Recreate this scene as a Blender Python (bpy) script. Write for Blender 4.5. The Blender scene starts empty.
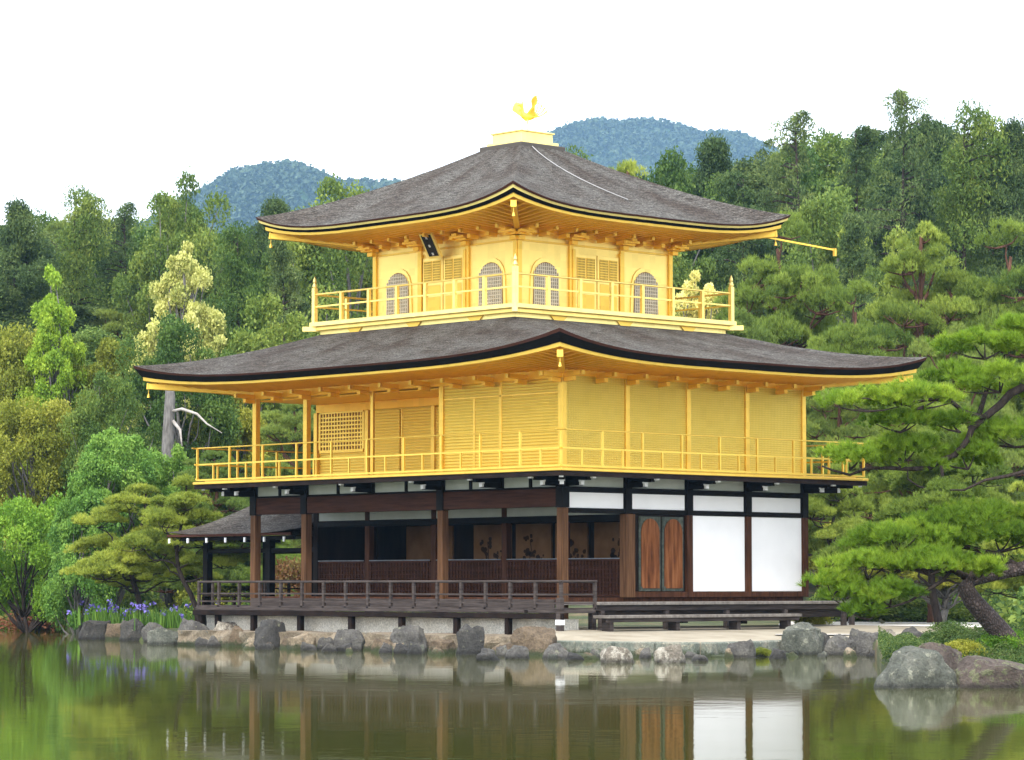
import bpy, bmesh, math, random
import numpy as np
from mathutils import Vector, Matrix, noise
R_ = math.radians
scene = bpy.context.scene
COL = scene.collection

# ------------------------------------------------------------------ camera, sky, sun, exposure
F, PIT, YAW = 3048.46, .0673, .8211
CAM = np.array([51.7453, -49.8025, .8873])
FW = np.array([-math.sin(YAW)*math.cos(PIT), math.cos(YAW)*math.cos(PIT), math.sin(PIT)])
RT = np.array([math.cos(YAW), math.sin(YAW), 0.0])
UP = np.cross(RT, FW)
FH = np.array([-math.sin(YAW), math.cos(YAW), 0.0])
cd = bpy.data.cameras.new('camera'); cam = bpy.data.objects.new('camera', cd); COL.objects.link(cam)
cd.lens = F/1024*36; cd.sensor_width = 36; cd.clip_start = .5; cd.clip_end = 12000
M = Matrix([[RT[0], UP[0], -FW[0], CAM[0]], [RT[1], UP[1], -FW[1], CAM[1]], [RT[2], UP[2], -FW[2], CAM[2]], [0, 0, 0, 1]])
cam.matrix_world = M
scene.camera = cam
W = bpy.data.worlds.new('World'); scene.world = W; W.use_nodes = True
nt = W.node_tree; nt.nodes.clear()
SUN_EL, SUN_AZ = R_(52), R_(150)      # azimuth clockwise from north (+Y)
sky = nt.nodes.new('ShaderNodeTexSky'); sky.sky_type = 'NISHITA'; sky.sun_disc = False
sky.sun_elevation = SUN_EL; sky.sun_rotation = SUN_AZ; sky.dust_density = 3
bg1 = nt.nodes.new('ShaderNodeBackground'); bg1.inputs[1].default_value = .05
nt.links.new(sky.outputs[0], bg1.inputs[0])
# the even bright cloud deck of an overcast day over it
bg2 = nt.nodes.new('ShaderNodeBackground'); bg2.inputs[0].default_value = (.98, .985, 1, 1); bg2.inputs[1].default_value = .95
mx = nt.nodes.new('ShaderNodeAddShader'); out = nt.nodes.new('ShaderNodeOutputWorld')
nt.links.new(bg1.outputs[0], mx.inputs[0]); nt.links.new(bg2.outputs[0], mx.inputs[1]); nt.links.new(mx.outputs[0], out.inputs[0])
sl = bpy.data.lights.new('sun', 'SUN'); sl.energy = 1.5; sl.angle = R_(14); sl.color = (1, .96, .88)
so = bpy.data.objects.new('sun', sl); COL.objects.link(so)
sd = Vector((math.sin(SUN_AZ)*math.cos(SUN_EL), math.cos(SUN_AZ)*math.cos(SUN_EL), math.sin(SUN_EL)))
so.rotation_euler = sd.to_track_quat('Z', 'Y').to_euler(); so.location = (0, 0, 60)
scene.view_settings.view_transform = 'Standard'; scene.view_settings.look = 'None'
scene.view_settings.exposure = 1.35; scene.view_settings.gamma = 1
scene.render.engine = 'CYCLES'
cy = scene.cycles
cy.use_denoising = True
cy.max_bounces = 8; cy.diffuse_bounces = 4; cy.glossy_bounces = 4; cy.transmission_bounces = 4
cy.transparent_max_bounces = 8; cy.volume_bounces = 1; cy.sample_clamp_indirect = 6

# ------------------------------------------------------------------ pixel <-> place
def ray(px, py):
    return FW + RT*(px-512)/F - UP*(py-380)/F
def W3(px, py, d):                       # point at horizontal depth d from the camera
    r = ray(px, py); return CAM + r*(d/float(r @ FH))
def WZ(px, z, d):                        # point of height z at depth d in pixel column px
    zc = d*math.cos(PIT) + (z-CAM[2])*math.sin(PIT)
    p = CAM + FH*d + RT*((px-512)/F*zc); return np.array([p[0], p[1], z])
def PD(x, y, z=0):                       # inverse: pixel column and depth
    v = np.array([x, y, z])-CAM; d = float(v @ FH); zc = float(v @ FW)
    return 512+F*float(v @ RT)/zc, d

# ------------------------------------------------------------------ materials
MATS = {}
def newmat(name):
    m = bpy.data.materials.new(name); m.use_nodes = True
    n = m.node_tree.nodes; b = n['Principled BSDF']; MATS[name] = m
    return m, m.node_tree, b
def ramp(nt, fac, cols):
    r = nt.nodes.new('ShaderNodeValToRGB'); e = r.color_ramp.elements
    while len(e) < len(cols): e.new(.5)
    for k, (p, c) in enumerate(cols):
        e[k].position = p; e[k].color = (*c, 1)
    nt.links.new(fac, r.inputs[0]); return r.outputs[0]
def noise_n(nt, scale, detail=4, vec=None, rough=.6, stretch=None):
    n = nt.nodes.new('ShaderNodeTexNoise'); n.inputs['Scale'].default_value = scale
    n.inputs['Detail'].default_value = detail; n.inputs['Roughness'].default_value = rough
    if vec is None:
        t = nt.nodes.new('ShaderNodeTexCoord'); vec = t.outputs['Object']
    if stretch:
        mp = nt.nodes.new('ShaderNodeMapping'); mp.inputs['Scale'].default_value = stretch
        nt.links.new(vec, mp.inputs[0]); vec = mp.outputs[0]
    nt.links.new(vec, n.inputs['Vector']); return n.outputs['Fac']
def bump(nt, b, h, strength, dist=.02):
    k = nt.nodes.new('ShaderNodeBump'); k.inputs['Strength'].default_value = strength; k.inputs['Distance'].default_value = dist
    nt.links.new(h, k.inputs['Height']); nt.links.new(k.outputs[0], b.inputs['Normal']); return k
def mmix(nt, fac, a, c, mode='MIX'):
    m = nt.nodes.new('ShaderNodeMix'); m.data_type = 'RGBA'; m.blend_type = mode
    for s, v in ((0, fac), (6, a), (7, c)):
        if isinstance(v, (int, float)): m.inputs[s].default_value = v
        elif isinstance(v, tuple): m.inputs[s].default_value = (*v, 1)
        else: nt.links.new(v, m.inputs[s])
    return m.outputs[2]
def simple(name, cols, scale=4, rough=.7, metal=0, stretch=None, bmp=.3, bscale=None, bdist=.01, spec=.08, detail=5):
    m, t, b = newmat(name)
    f = noise_n(t, scale, detail, stretch=stretch)
    n = len(cols)
    c = ramp(t, f, [(.3+.4*k/max(1, n-1), cols[k]) for k in range(n)])
    t.links.new(c, b.inputs['Base Color']); b.inputs['Roughness'].default_value = rough; b.inputs['Metallic'].default_value = metal
    b.inputs['Specular IOR Level'].default_value = spec
    if bmp:
        bump(t, b, noise_n(t, bscale or scale*3, 4, stretch=stretch), bmp, bdist)
    return m
GOLDC = (.80, .525, .085)
def gold(name, c, lines=None, metal=.8, rough=.46):
    m, t, b = newmat(name)
    f = noise_n(t, 1.3, 5); g = noise_n(t, 9, 3)
    a = mmix(t, f, tuple(x*.93 for x in c), tuple(min(1, x*1.07) for x in c))
    ge = t.nodes.new('ShaderNodeNewGeometry'); sn = t.nodes.new('ShaderNodeVectorMath'); sn.operation = 'SNAP'; sn.inputs[1].default_value = (.213, .213, .177)
    t.links.new(ge.outputs['Position'], sn.inputs[0]); wn = t.nodes.new('ShaderNodeTexWhiteNoise'); wn.noise_dimensions = '3D'; t.links.new(sn.outputs[0], wn.inputs['Vector'])
    a = mmix(t, 1, a, ramp(t, wn.outputs['Value'], [(0, (.80, .79, .74)), (.5, (.94, .935, .92)), (1, (1.0, 1.0, 1.0))]), 'MULTIPLY')
    a = mmix(t, g, a, tuple(x*.96 for x in c))
    t.links.new(a, b.inputs['Base Color']); b.inputs['Metallic'].default_value = metal
    r = t.nodes.new('ShaderNodeMath'); r.operation = 'MULTIPLY_ADD'; t.links.new(f, r.inputs[0]); r.inputs[1].default_value = .15; r.inputs[2].default_value = rough-.05
    t.links.new(r.outputs[0], b.inputs['Roughness'])
    if lines:
        tc = t.nodes.new('ShaderNodeTexCoord')
        last = None
        for ax, per in lines:
            w = t.nodes.new('ShaderNodeTexWave'); w.wave_type = 'BANDS'; w.bands_direction = ax
            w.inputs['Scale'].default_value = .314/per*1.0; w.inputs['Distortion'].default_value = .15
            t.links.new(tc.outputs['Object'], w.inputs['Vector'])
            o = w.outputs['Fac']
            if last is not None:
                mm = t.nodes.new('ShaderNodeMath'); mm.operation = 'MINIMUM'; t.links.new(o, mm.inputs[0]); t.links.new(last, mm.inputs[1]); o = mm.outputs[0]
            last = o
        bump(t, b, last, .5, .02)
        cc = ramp(t, last, [(.0, tuple(x*.72 for x in c)), (.35, c)])
        t.links.new(mmix(t, .55, a, cc), b.inputs['Base Color'])
    return m
gold('gold', GOLDC)
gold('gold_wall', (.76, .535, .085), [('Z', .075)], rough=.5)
gold('gold_mesh', (.72, .535, .095), [('Z', .055), ('Y', .055)], rough=.5)
gold('gold_rail', (.78, .54, .09))
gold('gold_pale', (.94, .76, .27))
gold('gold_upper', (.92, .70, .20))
gold('gold_soffit', (.88, .53, .06), metal=.6, rough=.5)
def thatch():
    m, t, b = newmat('bark_shingle')
    uv = t.nodes.new('ShaderNodeUVMap'); v = uv.outputs[0]
    f1 = noise_n(t, 1, 3, v, stretch=(1.8, 17, 1)); f2 = noise_n(t, 1, 5, v, .75, (11, 30, 1)); f3 = noise_n(t, .5, 5, v, .6, (1, 1.0, 1))
    c = ramp(t, f2, [(.34, (.017, .016, .014)), (.46, (.070, .067, .061)), (.57, (.165, .160, .148)), (.70, (.40, .39, .365))])
    c2 = ramp(t, f1, [(.38, (.34, .31, .29)), (.56, (1, 1, 1))])
    c = mmix(t, 1.0, c, c2, 'MULTIPLY')
    c3 = ramp(t, f3, [(.36, (.55, .44, .38)), (.58, (1.05, 1.03, 1.0))])
    c = mmix(t, 1.0, c, c3, 'MULTIPLY')
    t.links.new(c, b.inputs['Base Color']); b.inputs['Roughness'].default_value = .92; b.inputs['Specular IOR Level'].default_value = .2
    ad = t.nodes.new('ShaderNodeMath'); ad.operation = 'MULTIPLY_ADD'; t.links.new(f1, ad.inputs[0]); ad.inputs[1].default_value = 1.6; t.links.new(f2, ad.inputs[2])
    bump(t, b, ad.outputs[0], .8, .06)
thatch()
simple('bark_edge', [(.03, .012, .009), (.09, .036, .024)], 6, .9, stretch=(1, 1, 30))
simple('black_edge', [(.003, .003, .003), (.010, .009, .008)], 8, .85, stretch=(1, 1, 20))
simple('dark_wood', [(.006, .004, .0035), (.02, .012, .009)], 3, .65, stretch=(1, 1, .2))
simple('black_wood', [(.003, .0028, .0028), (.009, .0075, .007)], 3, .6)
simple('brown_wood', [(.028, .011, .005), (.085, .034, .016)], 4, .65, stretch=(3, 3, .3))
simple('beam_wood', [(.022, .008, .004), (.065, .025, .014)], 4, .65, stretch=(.3, .3, 4))
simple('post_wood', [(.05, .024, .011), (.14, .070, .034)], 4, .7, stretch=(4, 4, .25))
simple('grey_wood', [(.028, .022, .02), (.085, .07, .064)], 3, .8, stretch=(.5, .5, 6))
simple('deck_wood', [(.10, .09, .08), (.22, .2, .18)], 3, .8, stretch=(.4, 3, 3))
simple('door_wood', [(.04, .014, .006), (.15, .052, .017), (.24, .10, .04)], 2.6, .6, stretch=(4, 4, .35))
simple('verdigris', [(.03, .04, .032), (.09, .10, .08)], 9, .7)
simple('plaster', [(.79, .79, .79), (.85, .85, .85)], 1.2, .9, bmp=.08)
simple('plaster_shade', [(.42, .46, .42), (.52, .56, .52)], 2, .9, bmp=.08)  # white plaster with the shade under balcony and ceiling greyed into its colour
simple('white_paint', [(.75, .77, .78), (.85, .86, .87)], 5, .6, bmp=0)
simple('tan_panel', [(.17, .085, .035), (.27, .15, .07)], 1.5, .8, bmp=.05)
simple('ink', [(.04, .024, .014), (.08, .045, .025)], 5, .8, bmp=0)
simple('screen_grey', [(.20, .19, .15), (.28, .26, .2)], 5, .7, bmp=0)
simple('lattice_grey', [(.50, .46, .36), (.62, .57, .45)], 5, .6, bmp=0)
simple('cable', [(.3, .3, .3), (.45, .45, .45)], 5, .5, bmp=0)
simple('ridge_tile', [(.10, .115, .13), (.2, .22, .24)], 6, .5)
simple('plaque_board', [(.012, .012, .013), (.025, .024, .022)], 5, .5, bmp=0)
def rockmat(name, cols, lich=(.32, .34, .24), amt=.55):
    m, t, b = newmat(name)
    tc = t.nodes.new('ShaderNodeTexCoord'); g = t.nodes.new('ShaderNodeNewGeometry')
    v = g.outputs['Position']
    f = noise_n(t, 2.4, 8, v, .7); f2 = noise_n(t, 6, 8, v, .75); f3 = noise_n(t, 22, 5, v, .7)
    c = ramp(t, f, [(.3, cols[0]), (.5, cols[1]), (.7, cols[2])])
    k = ramp(t, f2, [(amt, (0, 0, 0)), (amt+.06, (1, 1, 1))])
    c = mmix(t, k, c, lich)
    c = mmix(t, 1, c, ramp(t, f3, [(.3, (.5, .5, .5)), (.65, (1.15, 1.15, 1.15))]), 'MULTIPLY')
    if name.startswith('rock'): c = mmix(t, 1, c, (.84, .80, .73), 'MULTIPLY')
    # wet dark band just over the waterline
    s = t.nodes.new('ShaderNodeSeparateXYZ'); t.links.new(v, s.inputs[0])
    mr = t.nodes.new('ShaderNodeMapRange'); t.links.new(s.outputs[2], mr.inputs[0])
    mr.inputs[1].default_value = -.62; mr.inputs[2].default_value = -.54; mr.inputs[3].default_value = .35; mr.inputs[4].default_value = 1
    c = mmix(t, 1, c, mr.outputs[0], 'MULTIPLY')
    if name in ('wall_tan', 'paving_edge', 'rock_tan'):
        mo = t.nodes.new('ShaderNodeMath'); mo.operation = 'MULTIPLY_ADD'; t.links.new(f2, mo.inputs[0]); mo.inputs[1].default_value = -.55; t.links.new(s.outputs[2], mo.inputs[2])
        mq = t.nodes.new('ShaderNodeMapRange'); t.links.new(mo.outputs[0], mq.inputs[0]); mq.inputs[1].default_value = -.86; mq.inputs[2].default_value = -.78; mq.inputs[3].default_value = .85; mq.inputs[4].default_value = 0
        c = mmix(t, mq.outputs[0], c, (.035, .05, .018))
    t.links.new(c, b.inputs['Base Color']); b.inputs['Roughness'].default_value = .9
    ad = t.nodes.new('ShaderNodeMath'); t.links.new(f2, ad.inputs[0]); t.links.new(f3, ad.inputs[1])
    bump(t, b, ad.outputs[0], .9, .06)
rockmat('rock_grey', [(.05, .05, .055), (.12, .12, .12), (.2, .2, .19)], amt=.6)
rockmat('rock_dark', [(.03, .03, .032), (.065, .066, .068), (.12, .118, .112)], amt=.62)
rockmat('rock_tan', [(.08, .062, .045), (.17, .13, .09), (.25, .2, .145)], (.16, .15, .13), amt=.62)
rockmat('rock_green', [(.055, .065, .055), (.12, .135, .12), (.2, .21, .19)], (.30, .32, .27), amt=.56)
rockmat('rock_purple', [(.05, .04, .036), (.115, .092, .085), (.18, .155, .14)], (.17, .19, .11), amt=.52)
rockmat('rock_pale', [(.12, .11, .10), (.25, .23, .2), (.42, .4, .36)], (.5, .49, .45), amt=.5)
rockmat('wall_tan', [(.13, .10, .065), (.27, .215, .145), (.36, .31, .23)], (.17, .17, .14), amt=.58)
rockmat('wall_cream', [(.52, .49, .40), (.68, .65, .56), (.76, .74, .66)], (.45, .43, .36), amt=.66)
rockmat('paving_edge', [(.10, .13, .10), (.2, .22, .18), (.34, .31, .24)], (.4, .37, .28), amt=.58)
simple('paving', [(.22, .19, .14), (.34, .31, .245)], 1.1, .95, detail=8)
simple('gravel', [(.42, .40, .36), (.58, .56, .52)], 14, .95)
def ground():
    m, t, b = newmat('ground')
    f = noise_n(t, .6, 8); g = noise_n(t, 5, 6)
    c = ramp(t, f, [(.36, (.03, .045, .012)), (.5, (.06, .075, .02)), (.62, (.13, .10, .05))])
    c = mmix(t, 1, c, ramp(t, g, [(.3, (.5, .5, .5)), (.7, (1.2, 1.2, 1.2))]), 'MULTIPLY')
    t.links.new(c, b.inputs['Base Color']); b.inputs['Roughness'].default_value = 1; bump(t, b, g, .8, .08)
ground()
def watermat():
    m, t, b = newmat('pond_water')
    b.inputs['Base Color'].default_value = (.060, .066, .014, 1); b.inputs['Roughness'].default_value = .04; b.inputs['IOR'].default_value = 1.333
    a = noise_n(t, 1, 3, stretch=(.5, .5, 1)); c = noise_n(t, 5, 2); d = noise_n(t, .12, 3)
    a2 = t.nodes.new('ShaderNodeMath'); a2.operation = 'MULTIPLY_ADD'; t.links.new(c, a2.inputs[0]); a2.inputs[1].default_value = .10; t.links.new(a, a2.inputs[2])
    k = bump(t, b, a2.outputs[0], .35, .02)
    t.links.new(ramp(t, d, [(.40, (.06, .06, .06)), (.62, (.32, .32, .32))]), k.inputs['Strength'])
watermat()
def leafmat(name, dark, mid, light, trans=.35):
    m, t, b = newmat(name)
    at = t.nodes.new('ShaderNodeAttribute'); at.attribute_name = 'tone'
    c = ramp(t, at.outputs['Fac'], [(0, dark), (.5, mid), (1, light)])
    oi = t.nodes.new('ShaderNodeObjectInfo')
    hs = t.nodes.new('ShaderNodeHueSaturation')
    mr = t.nodes.new('ShaderNodeMapRange'); t.links.new(oi.outputs['Random'], mr.inputs[0]); mr.inputs[3].default_value = .478; mr.inputs[4].default_value = .512
    t.links.new(mr.outputs[0], hs.inputs['Hue'])
    mv = t.nodes.new('ShaderNodeMapRange'); t.links.new(oi.outputs['Random'], mv.inputs[0]); mv.inputs[3].default_value = 1.3; mv.inputs[4].default_value = .8
    if name in ('needle', 'leaf_juniper'): mr.inputs[3].default_value = mr.inputs[4].default_value = .5; mv.inputs[3].default_value = mv.inputs[4].default_value = 1
    t.links.new(mv.outputs[0], hs.inputs['Value']); t.links.new(c, hs.inputs['Color'])
    b.inputs['Roughness'].default_value = .65; b.inputs['Specular IOR Level'].default_value = .25
    t.links.new(hs.outputs[0], b.inputs['Base Color'])
    tr = t.nodes.new('ShaderNodeBsdfTranslucent'); t.links.new(hs.outputs[0], tr.inputs[0])
    ms = t.nodes.new('ShaderNodeMixShader'); ms.inputs[0].default_value = trans
    o = [n for n in t.nodes if n.type == 'OUTPUT_MATERIAL'][0]
    t.links.new(b.outputs[0], ms.inputs[1]); t.links.new(tr.outputs[0], ms.inputs[2]); t.links.new(ms.outputs[0], o.inputs[0])
leafmat('leaf_cypress', (.018, .045, .016), (.072, .125, .036), (.18, .24, .065))
leafmat('leaf_broad', (.026, .07, .015), (.105, .18, .032), (.26, .33, .06))
leafmat('leaf_yellow', (.10, .14, .015), (.24, .27, .032), (.42, .42, .07))
leafmat('leaf_maple', (.07, .18, .015), (.17, .32, .03), (.32, .48, .05))
leafmat('leaf_fresh', (.04, .13, .025), (.11, .25, .04), (.22, .38, .07))
leafmat('leaf_cream', (.16, .22, .04), (.62, .62, .19), (.85, .82, .34))
leafmat('leaf_pine', (.06, .115, .018), (.23, .31, .045), (.44, .50, .09))
leafmat('leaf_pine_dark', (.05, .095, .022), (.165, .24, .045), (.34, .40, .08))
leafmat('leaf_juniper', (.025, .06, .014), (.07, .125, .028), (.15, .20, .05))
leafmat('needle', (.055, .13, .012), (.18, .30, .022), (.40, .50, .05), .4)
leafmat('leaf_rust', (.12, .05, .02), (.22, .09, .04), (.2, .2, .05))
leafmat('iris_blade', (.05, .12, .02), (.11, .22, .03), (.2, .34, .05))
simple('iris_petal', [(.09, .08, .32), (.24, .2, .55)], 9, .6, bmp=0)
simple('bark_grey', [(.09, .085, .08), (.22, .21, .2)], 5, .95, stretch=(3, 3, .6), bmp=.8, bdist=.04)
simple('bark_pale', [(.22, .20, .18), (.42, .39, .36)], 5, .9)
simple('bark_red', [(.05, .028, .02), (.15, .075, .05)], 5, .95, stretch=(3, 3, .8), bmp=.8, bdist=.04)
simple('bark_dark', [(.025, .02, .018), (.07, .055, .048)], 5, .95, stretch=(3, 3, .8), bmp=.8, bdist=.04)
def bark_plate():
    m, t, b = newmat('bark_plate')
    tc = t.nodes.new('ShaderNodeTexCoord'); mp = t.nodes.new('ShaderNodeMapping'); mp.inputs['Scale'].default_value = (1, 1, .6)
    t.links.new(tc.outputs['Object'], mp.inputs[0])
    v = t.nodes.new('ShaderNodeTexVoronoi'); v.inputs['Scale'].default_value = 22; v.feature = 'DISTANCE_TO_EDGE'; t.links.new(mp.outputs[0], v.inputs['Vector'])
    f = noise_n(t, 8, 6)
    c = ramp(t, v.outputs['Distance'], [(.0, (.035, .026, .023)), (.15, (.08, .06, .054)), (.4, (.13, .105, .098))])
    c = mmix(t, 1, c, ramp(t, f, [(.3, (.45, .42, .42)), (.7, (1.2, 1.15, 1.15))]), 'MULTIPLY')
    t.links.new(c, b.inputs['Base Color']); b.inputs['Roughness'].default_value = .9; bump(t, b, v.outputs['Distance'], 1, .06)
bark_plate()
leafmat('leaf_hill', (.02, .042, .022), (.035, .065, .032), (.055, .09, .04), .05)
simple('far_forest', [(.022, .05, .018), (.05, .09, .03)], .02, .95, bmp=0)

# ------------------------------------------------------------------ mesh builder
def tag(o, label=None, cat=None, group=None, kind=None):
    if label: o['label'] = label
    if cat: o['category'] = cat
    if group: o['group'] = group
    if kind: o['kind'] = kind
    return o
def empty(name, loc, label, cat, group=None):
    o = bpy.data.objects.new(name, None); COL.objects.link(o); o.location = loc; o.empty_display_size = .3
    return tag(o, label, cat, group)
def org(o):
    v = np.zeros(3)
    while o is not None: v += np.array(o.location); o = o.parent
    return v
class MB:
    def __init__(s): s.v = []; s.f = []; s.uv = None
    def add(s, vs, fs):
        n = len(s.v); s.v += [tuple(map(float, p)) for p in vs]; s.f += [tuple(n+i for i in q) for q in fs]; return s
    def box(s, a, b):
        x0, y0, z0 = a; x1, y1, z1 = b
        x0, x1 = min(x0, x1), max(x0, x1); y0, y1 = min(y0, y1), max(y0, y1); z0, z1 = min(z0, z1), max(z0, z1)
        return s.add([(x0, y0, z0), (x1, y0, z0), (x1, y1, z0), (x0, y1, z0), (x0, y0, z1), (x1, y0, z1), (x1, y1, z1), (x0, y1, z1)],
                     [(3, 2, 1, 0), (4, 5, 6, 7), (0, 1, 5, 4), (1, 2, 6, 5), (2, 3, 7, 6), (3, 0, 4, 7)])
    def beam(s, p, q, w, h, up=(0, 0, 1)):
        p, q = Vector(p), Vector(q); d = (q-p).normalized(); u = Vector(up)
        if abs(d.dot(u)) > .99: u = Vector((0, 1, 0))
        r = d.cross(u).normalized()*w/2; u2 = r.normalized().cross(d).normalized()*h/2
        vs = [c+a*r+b*u2 for c in (p, q) for a, b in ((-1, -1), (1, -1), (1, 1), (-1, 1))]
        return s.add(vs, [(0, 1, 2, 3), (7, 6, 5, 4), (0, 4, 5, 1), (1, 5, 6, 2), (2, 6, 7, 3), (3, 7, 4, 0)])
    def tube(s, pts, rad, n=8):
        pts = [Vector(p) for p in pts]; vs = []; fs = []
        if isinstance(rad, (int, float)): rad = [rad]*len(pts)
        ref = Vector((.31, .17, .93)).normalized()
        for i, p in enumerate(pts):
            d = (pts[min(i+1, len(pts)-1)]-pts[max(i-1, 0)]).normalized()
            if abs(d.dot(ref)) > .97: ref = Vector((1, .1, 0)).normalized()
            a = d.cross(ref).normalized(); b = d.cross(a).normalized(); ref = ref
            for k in range(n):
                t = 2*math.pi*k/n; vs.append(p+(a*math.cos(t)+b*math.sin(t))*rad[i])
        for i in range(len(pts)-1):
            for k in range(n):
                k2 = (k+1) % n; fs.append((i*n+k, i*n+k2, (i+1)*n+k2, (i+1)*n+k))
        m = len(pts)-1
        fs.append(tuple(range(n-1, -1, -1))); fs.append(tuple(m*n+k for k in range(n)))
        return s.add(vs, fs)
    def prism(s, poly, axis, a, b):      # poly: 2D outline in the other two axes
        def P(u, v, w): return {0: (w, u, v), 1: (u, w, v), 2: (u, v, w)}[axis]
        n = len(poly)
        vs = [P(u, v, a) for u, v in poly]+[P(u, v, b) for u, v in poly]
        fs = [tuple(range(n)), tuple(range(2*n-1, n-1, -1))]+[(i, n+i, n+(i+1) % n, (i+1) % n) for i in range(n)]
        return s.add(vs, fs)
    def build(s, name, mat, parent=None, smooth=False, bevel=0):
        o0 = org(parent) if parent else np.zeros(3)
        me = bpy.data.meshes.new(name); me.from_pydata([tuple(np.array(p)-o0) for p in s.v], [], s.f)
        me.materials.append(MATS[mat]); me.update()
        bm = bmesh.new(); bm.from_mesh(me); bmesh.ops.recalc_face_normals(bm, faces=bm.faces); bm.to_mesh(me); bm.free()
        if smooth: me.shade_smooth()
        o = bpy.data.objects.new(name, me); COL.objects.link(o)
        if parent: o.parent = parent
        if bevel:
            md = o.modifiers.new('bevel', 'BEVEL'); md.width = bevel; md.segments = 1; md.limit_method = 'ANGLE'
        return o
def npmesh(name, verts, nper, mat, tone=None):
    """verts (N*nper,3): N separate polygons of nper corners"""
    nv = len(verts); nf = nv//nper
    me = bpy.data.meshes.new(name)
    me.vertices.add(nv); me.vertices.foreach_set('co', np.ascontiguousarray(verts, dtype=np.float32).ravel())
    me.loops.add(nv); me.loops.foreach_set('vertex_index', np.arange(nv, dtype=np.int32))
    me.polygons.add(nf); me.polygons.foreach_set('loop_start', np.arange(0, nv, nper, dtype=np.int32))
    me.polygons.foreach_set('loop_total', np.full(nf, nper, dtype=np.int32))
    if tone is not None:
        a = me.attributes.new('tone', 'FLOAT', 'FACE'); a.data.foreach_set('value', np.ascontiguousarray(tone, dtype=np.float32))
    me.update(calc_edges=True)
    me.materials.append(MATS[mat]); return me
def link(name, me, parent=None, loc=None):
    o = bpy.data.objects.new(name, me); COL.objects.link(o)
    if parent: o.parent = parent
    if loc is not None: o.location = loc
    return o

# ------------------------------------------------------------------ terrain
WL = -.65
SH = np.array([(-3200, 150), (-600, 132), (-50, 116), (0, 112), (60, 106), (85, 100), (92, 93), (120, 87), (160, 83.5), (200, 81), (240, 79.5), (500, 71), (540, 68.6),
               (556, 67.5), (700, 68), (790, 69), (850, 69.5), (874, 69), (882, 52), (905, 48.5), (960, 47.5), (1024, 46.5), (1150, 44), (1600, 40), (4200, 34)], float)
def shore(px): return np.interp(px, SH[:, 0], SH[:, 1])
def hz(px, d):
    b = np.interp(d, [0, 100, 125, 170, 230, 400, 700, 1100, 3000], [0, 0, 1.2, 6.5, 12, 30, 42, 42, 60])
    return b*np.interp(px, [0, 500, 800, 1100], [1.0, 1.0, 1.18, 1.25])
def gz(px, d):
    s = shore(px); e = d-s
    base = np.interp(e, [-4, -.3, .25, .9, 3], [-1.5, -1.2, -.6, -.38, -.3])
    # little mound on the right promontory
    return base+np.where(e > 0, hz(px, d), 0)+.10*np.exp(-((px-985)/60.)**2-((d-50.5)/2.)**2)*(e > .3)
def make_terrain():
    pxs = np.concatenate([np.linspace(-3000, -300, 20), np.linspace(-260, 1280, 260), np.linspace(1320, 4000, 20)])
    off = np.array([-60, -20, -8, -4, -1, -.3, 0, .25, .5, .9, 1.5, 2.2, 3, 4, 5.5, 7, 9, 12, 16, 20, 26, 32, 40, 50, 62, 76, 92, 110, 135, 165, 200, 260, 340, 440, 600, 800, 1100, 1600, 2400, 4000])
    vs = []; fs = []
    for px in pxs:
        s = float(shore(px))
        for k, e in enumerate(off):
            d = s+e; z = float(gz(px, d))
            if e > 28: z += .25*noise.noise(Vector((px*.02, d*.2, 0)))
            if e > 60: z += 1.5*noise.noise(Vector((px*.01, d*.02, 3)))
            vs.append(WZ(px, z, d))
    n = len(off)
    for i in range(len(pxs)-1):
        for j in range(n-1): fs.append((i*n+j, (i+1)*n+j, (i+1)*n+j+1, i*n+j+1))
    o = MB().add(vs, fs).build('ground', 'ground', smooth=True); tag(o, kind='structure')
make_terrain()
wv = [WZ(px, WL, d) for px, d in ((-2600, 3), (3600, 3), (3600, 160), (-2600, 160))]
tag(MB().add(wv, [(0, 1, 2, 3)]).build('water', 'pond_water'), kind='structure')

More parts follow.
